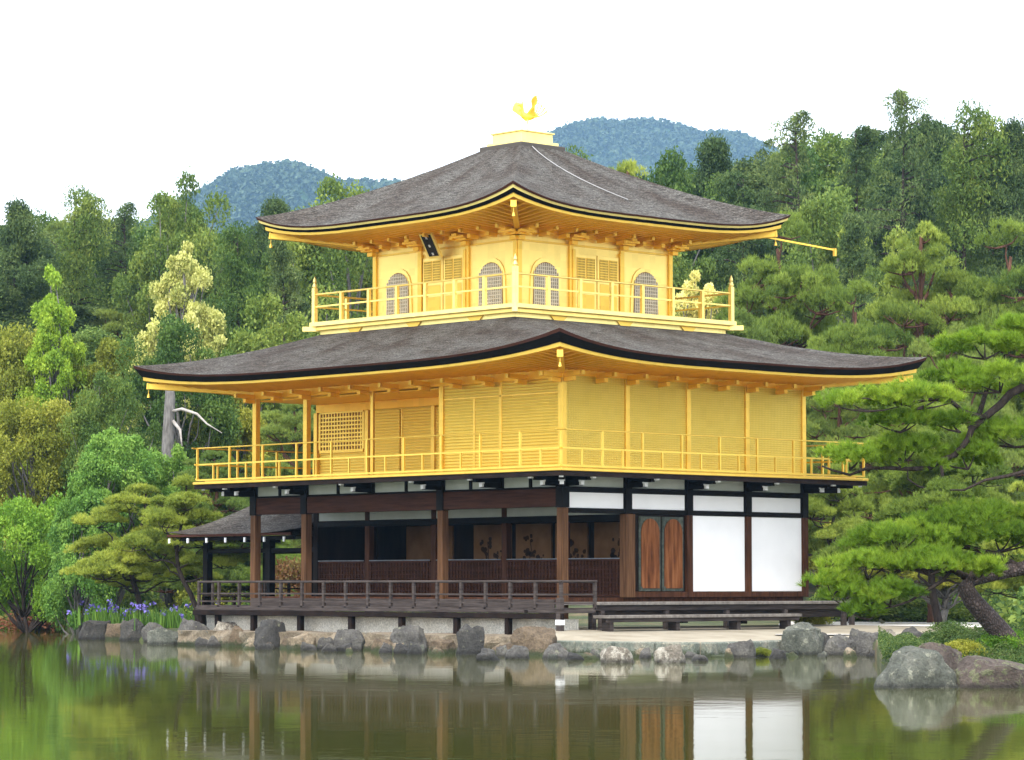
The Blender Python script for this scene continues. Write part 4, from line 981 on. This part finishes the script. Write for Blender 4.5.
bush('s1', 61, 'leaf_broad'); bush('s2', 62, 'leaf_yellow'); bush('s3', 63, 'leaf_rust'); bush('s4', 64, 'leaf_juniper', leaf=.03); bush('s5', 65, 'leaf_maple')
if 1:
    # --- landmark trees, left of the pavilion
    T = [
     ('cream', 'blossom_tree', 'tall tree covered in cream yellow blossom above the lower roof left corner', 184, 232, 118, 92),
     ('n1', 'broadleaf_tree', 'narrow bright green tree with pointed top at the far left', 52, 256, 120, 62),
     ('c1', 'cypress_tree', 'dark tree with ragged top at the far left edge of the wood', 12, 203, 160, 85),
     ('c4', 'cypress_tree', 'dark green spreading tree second from the left on the skyline', 72, 191, 165, 90),
     ('c5', 'cypress_tree', 'dark green tree between two tall ones on the left skyline', 122, 200, 168, 80),
     ('b2', 'broadleaf_tree', 'tallest dark round topped tree on the left skyline', 176, 175, 160, 105),
     ('c4', 'cypress_tree', 'dark tree just right of the blossom tree below the blue hill', 236, 226, 150, 90),
     ('c2', 'cypress_tree', 'dark tree in front of the left blue hill', 268, 200, 165, 60),
     ('b3', 'broadleaf_tree', 'dark green tree under the left tip of the top roof', 300, 214, 160, 70),
     ('b1', 'broadleaf_tree', 'round topped tree rising behind the top roof left slope', 345, 184, 150, 70),
     ('c3', 'cypress_tree', 'slender dark tree with bare trunk behind the upper balcony left end', 283, 232, 135, 50),
     ('y1', 'broadleaf_tree', 'big yellow green tree at the far left edge', 20, 318, 122, 120),
     ('y2', 'broadleaf_tree', 'yellow green tree right of the far left edge tree', 98, 330, 121, 110),
     ('b1', 'broadleaf_tree', 'mid green tree at the foot of the blossom tree', 175, 318, 112, 120),
     ('b3', 'broadleaf_tree', 'green tree behind the lower roof left slope', 255, 300, 118, 110),
     ('y2', 'broadleaf_tree', 'yellow tinted tree between the blossom tree and the upper balcony', 288, 310, 122, 100),
     ('y1', 'broadleaf_tree', 'olive yellow leafed tree low on the left edge', 28, 392, 110, 120),
     ('b1', 'broadleaf_tree', 'green tree left of the lower roof left tip', 110, 375, 108, 90),
     ('f1', 'broadleaf_tree', 'fresh blue green feathery tree behind the garden pine', 110, 415, 98, 110),
     ('m1', 'maple_tree', 'bright lime green maple at the far left above the water', 28, 492, 100, 130),
     ('f1', 'maple_tree', 'bright green maple between the lime maple and the garden pine', 82, 470, 97, 90),
     ('p2', 'pine_tree', 'dark pine behind the left end of the golden balcony', 205, 446, 98, 130),
     ('p2', 'pine_tree', 'dark green pine seen through the golden upper porch', 285, 395, 103, 130),
     ('y2', 'broadleaf_tree', 'yellow green tree under the lower roof left eave', 232, 380, 114, 100),
     ('g1', 'pine_tree', 'layered garden pine with flat needle clouds on the left bank', 140, 484, 89, 140),
     ('g2', 'pine_tree', 'leaning garden pine beside the side fishing porch', 196, 474, 86.5, 115),
     ('g1', 'pine_tree', 'low layered pine seen through the fishing porch', 250, 520, 98, 130),
     ('s1', 'broadleaf_tree', 'small dark leaning tree at the water edge on the far left', 10, 560, 108, 60),
    ]
    for a in T: place(*a)
    # right of the pavilion
    T = [
     ('c4', 'cypress_tree', 'small dark tree just right of the roof peak', 572, 152, 155, 55),
     ('p3', 'pine_tree', 'pine with separate leaf clumps in front of the right blue hill', 618, 146, 150, 50),
     ('b1', 'broadleaf_tree', 'green tree on the skyline under the right hill top', 668, 158, 165, 90),
     ('c2', 'cypress_tree', 'dark pointed tree where the right hill meets the wood', 715, 140, 168, 70),
     ('c5', 'cypress_tree', 'tall open crowned tree with visible bare trunk, first of the tall right ones', 798, 108, 155, 110),
     ('c3', 'cypress_tree', 'dark tree between the two open crowned ones', 858, 122, 160, 75),
     ('c5', 'cypress_tree', 'tallest open crowned tree on the right skyline', 908, 86, 158, 90),
     ('c4', 'cypress_tree', 'dense dark green tree right of the tallest one', 968, 108, 160, 100),
     ('c1', 'cypress_tree', 'dark green tree at the right edge of the skyline', 1020, 122, 160, 80),
     ('c3', 'cypress_tree', 'dark tree just behind the upper roof right tip', 745, 168, 150, 90),
     ('b3', 'broadleaf_tree', 'mid green tree over the upper roof right slope', 640, 195, 140, 110),
     ('b1', 'broadleaf_tree', 'mid green tree behind the upper roof right tip', 840, 190, 140, 120),
     ('cream', 'blossom_tree', 'small cream flowering tree behind the upper balcony right half', 700, 262, 128, 60),
     ('c3', 'cypress_tree', 'dark tree behind the golden gutter pole', 855, 210, 130, 80),
     ('p1', 'pine_tree', 'wide pine right of the upper balcony', 785, 222, 118, 150),
     ('p3', 'pine_tree', 'pine with a red bare trunk and flat top on the right', 916, 208, 112, 135),
     ('p1', 'pine_tree', 'pine at the right edge below the skyline', 1005, 232, 113, 140),
     ('p2', 'pine_tree', 'pine over the lower roof right half', 740, 300, 110, 120),
     ('p1', 'pine_tree', 'pine over the lower roof right tip', 850, 290, 108, 150),
     ('p2', 'pine_tree', 'pine behind the near pine top on the right', 960, 315, 104, 150),
     ('p2', 'pine_tree', 'pine under the lower roof right tip', 850, 375, 98, 130),
     ('p1', 'pine_tree', 'pine right of the golden side wall', 930, 380, 94, 170),
     ('g1', 'pine_tree', 'red trunked garden pine behind the near pine', 945, 430, 76, 190),
     ('g2', 'pine_tree', 'garden pine at the back corner of the pavilion', 850, 462, 88, 110),
     ('g1', 'pine_tree', 'garden pine at the right frame edge', 1030, 480, 72, 120),
     ('y1', 'broadleaf_tree', 'yellow green tree low behind the white wall corner', 850, 520, 92, 110),
     ('y2', 'broadleaf_tree', 'leafy tree low behind the near pine', 940, 530, 90, 120),
    ]
    for a in T: place(*a)
    # --- the wooded slope: fill
    rg = random.Random(77)
    fills = [('left', (-60, 430), (126, 200), 'on the wooded slope left of the pavilion'), ('right', (560, 1090), (124, 205), 'on the wooded slope right of the pavilion')]
    kinds = {'c1': ('cypress_tree', 'dark green cypress'), 'c2': ('cypress_tree', 'dark green cypress'), 'c4': ('cypress_tree', 'dark green cypress'), 'c3': ('cypress_tree', 'dark green cypress'), 'c5': ('cypress_tree', 'dark green cypress'),
             'b1': ('broadleaf_tree', 'mid green leafy tree'), 'b3': ('broadleaf_tree', 'mid green leafy tree'), 'b2': ('broadleaf_tree', 'mid green leafy tree'),
             'y1': ('broadleaf_tree', 'yellow green leafy tree'), 'y2': ('broadleaf_tree', 'yellow green leafy tree'), 'p1': ('pine_tree', 'olive green pine'), 'p2': ('pine_tree', 'olive green pine')}
    for side, (pa, pb), (da, db), txt in fills:
        d = da
        while d < db:
            px = pa+rg.uniform(0, 40)
            while px < pb:
                far = (d-da)/(db-da)
                pool = (['c1', 'c2', 'c4', 'b1', 'c3', 'c5', 'p2'] if far > .4 else (['b1', 'b3', 'y1', 'y2', 'y1', 'b2', 'p2'] if side == 'left' else ['p1', 'p2', 'p1', 'b3', 'p2', 'y2']))
                k = rg.choice(pool); nm, tx = kinds[k]
                H = rg.uniform(6, 9)+5*far; dd = d+rg.uniform(-4, 4); z = float(gz(px, dd)); yt = 380-F*math.tan(math.atan((z+H-CAM[2])/dd)-PIT)
                lim = np.interp(px, [-60, 0, 70, 120, 175, 230, 300, 345, 420, 560, 620, 700, 760, 800, 860, 910, 1090], [212, 208, 196, 206, 182, 234, 224, 200, 200, 160, 165, 160, 150, 128, 132, 112, 128])+6
                yt = max(yt, lim)
                if far > .55: yt = lim+rg.uniform(0, 26)
                place(k, nm, tx+' '+txt, px, yt, dd, rg.uniform(.8, 1.15)*(H*.75)*F/dd, 'trees '+txt)
                px += rg.uniform(55, 85)*120/d*1.25
            d += 12
    # farther ridge
    for side, (pa, pb), txt in (('left', (-60, 420), 'on the far ridge left of the pavilion'), ('right', (540, 1060), 'on the far ridge right of the pavilion')):
        for d in (260, 320, 400):
            px = pa+rg.uniform(0, 20)
            while px < pb:
                k = rg.choice(['c1', 'c2', 'c4', 'b2']); z = float(gz(px, d)); H = rg.uniform(11, 15); yt = 380-F*math.tan(math.atan((z+H-CAM[2])/d)-PIT)
                yt = max(yt, 215 if side == 'left' else 165)
                place(k, kinds[k][0], 'hazy '+kinds[k][1]+' '+txt, px, yt, d, 9*F/d, 'hazy trees '+txt); px += rg.uniform(.6, .9)*8.5*F/d
    # --- weathered dead trunk with a long bare branch, under the left roof tip
    p0 = WZ(168, float(gz(168, 104)), 104); dt = empty('dead_tree', p0, 'bare grey trunk with a long dead branch under the lower roof left eave', 'tree')
    MB().tube([p0-[0, 0, .3], W3(166, 520, 104), W3(168, 440, 104), W3(170, 400, 104), W3(170, 380, 104)], [.28, .24, .21, .18, .14], 10).build('trunk', 'bark_grey', dt, smooth=True)
    MB().tube([W3(171, 412, 104), W3(182, 409, 103.5), W3(197, 414, 103), W3(207, 424, 102.8), W3(222, 433, 102.5)], [.07, .055, .045, .03, .012], 7).build('branch', 'bark_pale', dt, smooth=True)
    MB().tube([W3(172, 420, 104), W3(180, 430, 103.5), W3(182, 446, 103.2)], [.07, .05, .02], 6).build('branch', 'bark_pale', dt, smooth=True)
    place('f1', 'broadleaf_tree', 'small fresh green tree in front of the bare grey trunk', 172, 434, 99.5, 75)
    # --- bushes
    S = [('s4', 'shrub', 'low spreading juniper behind the big lakeside rocks', 952, 611, 58, 62), ('s4', 'shrub', 'low green juniper at the foot of the near pine', 1000, 613, 54, 100),
         ('s2', 'shrub', 'small yellow green azalea between the two big rocks', 962, 632, 49.4, 50), ('s5', 'shrub', 'low bright green bush at the near pine base', 1005, 618, 50.5, 60),
         ('s3', 'shrub', 'rust red azalea bush seen through the fishing porch', 290, 540, 96, 70), ('s3', 'shrub', 'brownish low hedge on the left bank', 60, 590, 106, 130),
         ('s1', 'shrub', 'dark green bush at the left bank behind the irises', 120, 575, 102, 90), ('s2', 'shrub', 'rounded green bush left of the fishing porch', 215, 560, 97, 90),
         ('s2', 'shrub', 'yellow green tuft hanging low behind the wooden step', 812, 590, 78, 40), ('s1', 'shrub', 'green bush behind the pale gravel', 930, 585, 97, 120), ('s1', 'shrub', 'green bush at the far end of the side deck', 840, 575, 97, 80)]
    for a in S: place(*a, cat='shrub')
    place('s2', 'shrub', 'tiny yellow plant on the kerb beside the big green rock', 762, 644, 66, 20, cat='shrub', zb=-.66)
    # undergrowth carpet
    rng = np.random.default_rng(5); PPs = []
    for (pa, pb, da, db, n) in ((-120, 560, 4, 75, 60000), (830, 1150, 1, 110, 70000)):
        px = rng.uniform(pa, pb, n); e = da+(db-da)*rng.random(n)**1.3; d = shore(px)+e
        z = gz(px, d); hh = (.25+.9*np.clip((e-5)/12, 0, 1))*(.5+.5*np.sin(px*.11+2*np.sin(d*.3)))*rng.random(n)
        zc = d*math.cos(PIT)+(z-CAM[2])*math.sin(PIT); P = CAM[None]+FH[None]*d[:, None]+RT[None]*((px-512)/F*zc)[:, None]; P[:, 2] = z+hh+.02
        ok = ~((px > 770) & (px < 1000) & (d < 97) & (d > 66)); ok &= ~((P[:, 0] > -18) & (P[:, 0] < 3) & (P[:, 1] > -3) & (P[:, 1] < 10)); PPs.append(P[ok])
    near = lambda Q: (Q[:, 0]*0+1 > 0)
    P = np.concatenate(PPs)
    dd_ = (P-CAM) @ FH; P = P[~((dd_ < 67) & ((P-CAM) @ RT > 5))]
    n = 90000; px = rng.uniform(878, 1160, n); d = shore(px)+rng.uniform(.5, 17, n); z = gz(px, d); zc = d*math.cos(PIT)
    Q = CAM[None]+FH[None]*d[:, None]+RT[None]*((px-512)/F*zc)[:, None]; Q[:, 2] = z+.01+rng.random(n)**2*.16*(.4+np.abs(np.sin(px*.13)*np.sin(d*1.3)))
    tag(link('ground_cover', npmesh('ground_cover', quads(rng, Q, .026, .4, .4), 4, 'leaf_juniper', rng.random(n))), kind='stuff')
    me = npmesh('undergrowth', quads(rng, P, .11, .7, .5), 4, 'leaf_broad', rng.random(len(P))); tag(link('undergrowth', me), kind='stuff')

# --- the near pine, built limb by limb
rng = np.random.default_rng(101)
pb = WZ(1034, -.35, 50.5); NP = empty('pine_tree', pb, 'big bright green pine leaning over the water in the right foreground', 'tree')
def w3(px, py, d): return W3(px, py, d)
tr = MB()
tr.tube([w3(1040, 672, 50.5), w3(1012, 645, 50.4), w3(990, 620, 50.3), w3(972, 600, 50.2), w3(966, 588, 50.2), w3(972, 578, 50.3), w3(995, 573, 50.4), w3(1025, 568, 50.5), w3(1056, 545, 50.6), w3(1075, 500, 50.6), w3(1072, 440, 50.5), w3(1050, 400, 50.4), w3(1022, 380, 50.4)],
        [.20, .185, .17, .155, .15, .14, .13, .12, .115, .105, .095, .085, .08], 12)
tr.build('trunk', 'bark_plate', NP, smooth=True)
def limb(pts, r0, r1):
    s = MB(); P = [w3(*p) for p in pts]; Q = [P[0]]
    for a, b in zip(P[:-1], P[1:]):
        for k in (1, 2): 
            t = k/2; Q.append(a+(b-a)*t+(rng.normal(0, .035, 3) if k < 2 else 0))
    s.tube(Q, list(np.linspace(r0, r1, len(Q))), 8); return s
L1 = limb([(1030, 384, 50.4), (1000, 405, 50.3), (972, 428, 50.2), (955, 455, 50.1), (930, 468, 50.0), (890, 468, 49.9), (850, 475, 49.8), (822, 466, 49.7)], .075, .015); L1.build('limb', 'bark_dark', NP, smooth=True)
limb([(972, 428, 50.2), (985, 395, 50.8), (1000, 365, 51.0), (1010, 345, 51.2)], .05, .015).build('limb', 'bark_dark', NP, smooth=True)
limb([(985, 418, 50.2), (950, 400, 49.6), (905, 405, 49.4), (860, 398, 49.3)], .045, .012).build('limb', 'bark_dark', NP, smooth=True)
limb([(970, 580, 50.3), (940, 570, 50.0), (905, 568, 49.8), (870, 585, 49.6), (845, 600, 49.5)], .06, .012).build('limb', 'bark_dark', NP, smooth=True)
limb([(950, 572, 50.0), (925, 592, 49.6), (895, 606, 49.5), (868, 610, 49.5)], .035, .01).build('limb', 'bark_dark', NP, smooth=True)
limb([(1020, 568, 50.4), (985, 552, 50.6), (945, 538, 50.8), (905, 530, 50.8)], .06, .012).build('limb', 'bark_dark', NP, smooth=True)
limb([(1072, 450, 50.5), (1030, 470, 50.2), (985, 480, 50.0), (950, 490, 50.0)], .05, .012).build('limb', 'bark_dark', NP, smooth=True)
pads = [ # px, py(centre), depth, half width px, depth half m, dome px
 (985, 352, 50.9, 48, .8, 13), (1030, 335, 51.2, 40, .8, 13), (1000, 385, 50.2, 40, .7, 11), (955, 380, 50.6, 30, .6, 9),
 (915, 402, 49.4, 46, .65, 10), (868, 404, 49.4, 40, .55, 9), (900, 425, 49.7, 38, .55, 8), (960, 425, 50.4, 34, .6, 9),
 (850, 462, 49.7, 42, .6, 10), (905, 455, 49.9, 44, .65, 10), (968, 462, 50.2, 40, .6, 10), (1015, 440, 50.4, 40, .7, 10),
 (1000, 545, 50.7, 60, .9, 13), (945, 530, 50.8, 52, .85, 13), (900, 545, 50.2, 55, .85, 13), (868, 572, 49.7, 46, .75, 12), (930, 568, 49.7, 48, .7, 11), (850, 600, 49.5, 32, .6, 12), (832, 588, 49.5, 22, .5, 9), (868, 612, 49.4, 26, .5, 8), (975, 575, 49.6, 34, .5, 9), (890, 598, 49.5, 30, .55, 9),
 (985, 520, 51.0, 46, .7, 10), (1040, 525, 50.9, 50, .8, 12), (1045, 395, 50.8, 34, .7, 10), (1080, 470, 50.6, 50, .8, 12), (1090, 570, 50.6, 50, .8, 12)]
PP, DD, TT = [], [], []
for (px, py, d, hw, dh, dm) in pads:
    c = w3(px, py, d); s = F/d
    P, D, idx, lc = pad(rng, (0, 0, 0), hw/s, dh, dm/s*1.25, int(hw/s*dh*860), .22)
    def rot(Q): return RT[None]*Q[:, :1]+FH[None]*Q[:, 1:2]+np.array([[0, 0, 1]])*Q[:, 2:3]
    P = rot(P)+c; PP.append(P); DD.append(rot(D)); t_ = rng.uniform(.15, .85, 500); TT.append(t_[idx]*.6+rng.uniform(0, .3))
    lc = rot(lc)+c
    tw = MB()
    for q in lc[::4]: tw.tube([c-[0, 0, .12], (c+q)/2-[0, 0, .1], q-[0, 0, .04]], [.022, .014, .007], 5)
    tw.build('twig', 'bark_dark', NP)
P = np.concatenate(PP); D = np.concatenate(DD); T_ = np.concatenate(TT); k = 30
P = P+rng.normal(0, .03, P.shape); D = unit(D+rng.normal(0, .35, D.shape))
V = needles(rng, P, D, k, .135, .0095, .62)-pb; tone = np.clip(np.repeat(T_, k)+rng.uniform(-.15, .2, len(T_)*k), 0, 1)
link('crown', npmesh('crown', V, 3, 'needle', tone), NP)

# --- irises and reeds on the left bank
def iris(px, py, hpx, blue, label):
    d = float(shore(px))+1.0+random.Random(px).uniform(0, 2.5); z = float(gz(px, d)); p = WZ(px, z, d); rg_ = np.random.default_rng(int(px*7)); H = hpx*d/F; o = empty('iris_plant', p, label, 'plant', 'irises along the left bank')
    V = []; N = 60
    for k in range(N):
        b = np.array([rg_.normal(0, .28), rg_.normal(0, .28), 0]); l = np.array([rg_.normal(0, .12), rg_.normal(0, .12), 1])*H*rg_.uniform(.6, 1.05); w_ = rg_.normal(0, 1, 3)*[1, 1, 0]; w_ = w_/np.linalg.norm(w_)*.018
        V += [b-w_, b+w_, b+l*.6+w_*.8, b+l, b+l*.6-w_*.8]
    link('foliage', npmesh('foliage', np.array(V), 5, 'iris_blade', rg_.random(N)), o)
    if blue:
        Fv = []
        for k in range(blue):
            c = np.array([rg_.normal(0, .45), rg_.normal(0, .45), H*rg_.uniform(.55, 1.1)])
            Fv.append(quads(rg_, c+rg_.normal(0, .04, (7, 3)), .05, .2, .7))
        link('blossom', npmesh('blossom', np.concatenate(Fv), 4, 'iris_petal'), o)
irl = [(4, 0), (16, 0), (30, 0), (46, 0), (58, 0), (70, 5), (80, 11), (90, 13), (100, 6), (110, 12), (120, 7), (132, 10), (146, 5), (158, 9), (168, 11), (178, 5)]
for px, bl in irl: iris(px, 0, 22 if bl else 18, (bl+1)//2, 'violet iris clump flowering on the left bank' if bl else 'green reed like blades without flowers at the left water edge')

# ================================================================== rocks
def rock(px, yb, wpx, hpx, mat, label, seed, dd=0):
    d = float((WL-CAM[2])/((WL-CAM[2]-0)/1)*1) if 0 else None
    r = ray(px, yb); d = float((WL-.02-CAM[2])/r[2]*(r @ FH)) if r[2] < 0 else 70
    if px < 560: d = min(d-.6, float(shore(px))-(1.0 if px > 180 else .5))
    s = F/d; w_ = wpx/s; h = hpx/s; rg_ = random.Random(seed)
    zb = WL-.25; zt = W3(px, yb-hpx, d)[2]; c = WZ(px, zb, d+w_*.35)
    bm = bmesh.new(); bmesh.ops.create_icosphere(bm, subdivisions=5, radius=1)
    sd_ = rg_.uniform(0, 100)
    planes = [(Vector((rg_.gauss(0, 1), rg_.gauss(0, 1), rg_.gauss(.3, .8))).normalized(), rg_.uniform(.5, .82)) for _ in range(16)]
    for v in bm.verts:
        p = v.co.copy()
        for n_, o_ in planes:
            q = p.dot(n_)
            if q > o_: p -= n_*(q-o_)*.96
        p = Vector([math.copysign(abs(q_)**.72, q_) for q_ in p])*.85
        f = 1+.22*noise.noise(p*1.4+Vector((sd_, 0, 0)))+.10*noise.noise(p*3.5+Vector((0, sd_, 0)))+.07*abs(noise.noise(p*7+Vector((0, 0, sd_))))+.03*noise.noise(p*16+Vector((0, 0, sd_)))
        v.co = p*f
    zs = [v.co.z for v in bm.verts]; xs = [v.co.x for v in bm.verts]; mz, Mz = min(zs), max(zs); wx = max(xs)-min(xs)
    for v in bm.verts:
        zz = max(0, (v.co.z-mz)/(Mz-mz)-.22)/.78
        fl = 1.0+.12*(1-zz)
        x = v.co.x/wx*w_*fl; y = v.co.y/2*w_*.8*fl
        q = RT*x+FH*y; v.co = Vector((q[0], q[1], zz*(zt-zb)))
    me = bpy.data.meshes.new('rock'); bm.to_mesh(me); bm.free(); me.materials.append(MATS[mat]); me.shade_smooth()
    tag(link('rock', me, loc=tuple(c)), label, 'rock', 'rocks along the shore')
RK = [
 (97, 640, 30, 20, 'rock_dark', 'dark rock at the left end of the bank below the irises'),
 (118, 638, 24, 15, 'rock_tan', 'small tan rock left of the garden pine foot'),
 (132, 639, 30, 21, 'rock_dark', 'dark upright rock in front of the garden pine trunk'),
 (153, 640, 26, 18, 'rock_grey', 'grey rock right of the garden pine trunk'),
 (169, 645, 40, 17, 'rock_green', 'flat greenish rock by the water left of the veranda'),
 (198, 645, 34, 27, 'rock_grey', 'lichen grey rock under the left corner of the veranda'),
 (225, 645, 28, 24, 'rock_pale', 'pale squarish stone at the left end of the revetment'),
 (247, 646, 18, 14, 'rock_tan', 'small reddish stone between the pale stone and the dark slanted rock'),
 (271, 648, 31, 29, 'rock_dark', 'dark slanted pointed rock below the veranda'),
 (349, 651, 32, 22, 'rock_grey', 'grey rock under the veranda second from the dark slanted one'),
 (382, 652, 22, 14, 'rock_tan', 'low tan stone between two grey rocks under the veranda'),
 (409, 652, 38, 27, 'rock_grey', 'broad grey brown rock under the middle of the veranda'),
 (470, 655, 28, 31, 'rock_dark', 'tall blue black rock at the waterline below the veranda'),
 (488, 661, 26, 13, 'rock_dark', 'small low dark rock in the water in front of the tall blue black one'),
 (532, 656, 46, 30, 'rock_tan', 'large tan brown boulder near the veranda corner'),
 (556, 659, 30, 16, 'rock_grey', 'flat mossy stone at the corner of the paving'),
 (518, 659, 26, 14, 'rock_grey', 'low grey stone left of the paving corner'),
 (236, 647, 20, 22, 'rock_tan', 'brown stone just right of the pale squarish stone'),
 (303, 650, 30, 18, 'wall_tan', 'low tan stone right of the dark slanted rock'),
 (326, 650, 20, 13, 'rock_grey', 'very small grey stone left of the grey rock under the veranda'),
 (440, 654, 30, 15, 'rock_tan', 'low brown stone left of the tall blue black rock'),
 (503, 657, 24, 15, 'rock_tan', 'small brown stone left of the large tan brown boulder'),
 (574, 661, 22, 9, 'rock_dark', 'small dark wet stone at the foot of the kerb left end'),
 (700, 662, 20, 8, 'rock_grey', 'tiny grey stone between the mottled cream rock and the grey block'),
 (778, 660, 20, 12, 'rock_dark', 'small dark stone left of the large greenish grey rock'),
 (616, 664, 34, 18, 'rock_pale', 'white and purple rock standing in the water before the kerb'),
 (671, 664, 32, 20, 'rock_pale', 'mottled cream rock in the water right of the white and purple one'),
 (743, 659, 30, 20, 'rock_grey', 'grey block shaped rock against the kerb'),
 (800, 656, 46, 34, 'rock_green', 'large greenish grey rock at the right end of the kerb'),
 (826, 654, 24, 22, 'rock_dark', 'small brown rock behind the large greenish one'),
 (840, 656, 34, 22, 'rock_grey', 'grey rock next to the large greenish one'),
 (865, 656, 38, 28, 'rock_grey', 'speckled grey rock below the near pine foliage'),
 (888, 655, 24, 26, 'rock_pale', 'pale upright stone between speckled grey rocks'),
 (908, 653, 34, 27, 'rock_dark', 'dark stone at the right end of the row of shore rocks'),
 (915, 690, 86, 44, 'rock_green', 'big lichen covered boulder in the right foreground water'),
 (935, 688, 58, 46, 'rock_purple', 'purplish boulder half behind the big lichen covered one'),
 (998, 690, 92, 34, 'rock_purple', 'broad purple grey boulder at the right frame edge'),
 (962, 686, 30, 20, 'rock_dark', 'dark stone in the gap between the two big boulders'),
]
rs_ = random.Random(12)
NR = len(RK)
for k in range(46):      # small stones packed along the foot of the revetment and kerb
    px = rs_.uniform(196, 600) if k < 30 else rs_.uniform(600, 880)
    yb_ = np.interp(px, [190, 400, 560, 880], [646, 653, 659, 657])+rs_.uniform(-.5, 1.5)
    RK.append((px, float(yb_), rs_.uniform(9, 20), rs_.uniform(5, 13), rs_.choice(['rock_dark', 'rock_grey', 'rock_tan', 'wall_tan', 'rock_green']), 'small stone packed along the waterline below the veranda' if px < 560 else 'small stone packed along the waterline below the kerb'))
for i, (a, b, c_, d_, m_, l_) in enumerate(RK): rock(a, b, c_, d_, m_, l_, 10+i)
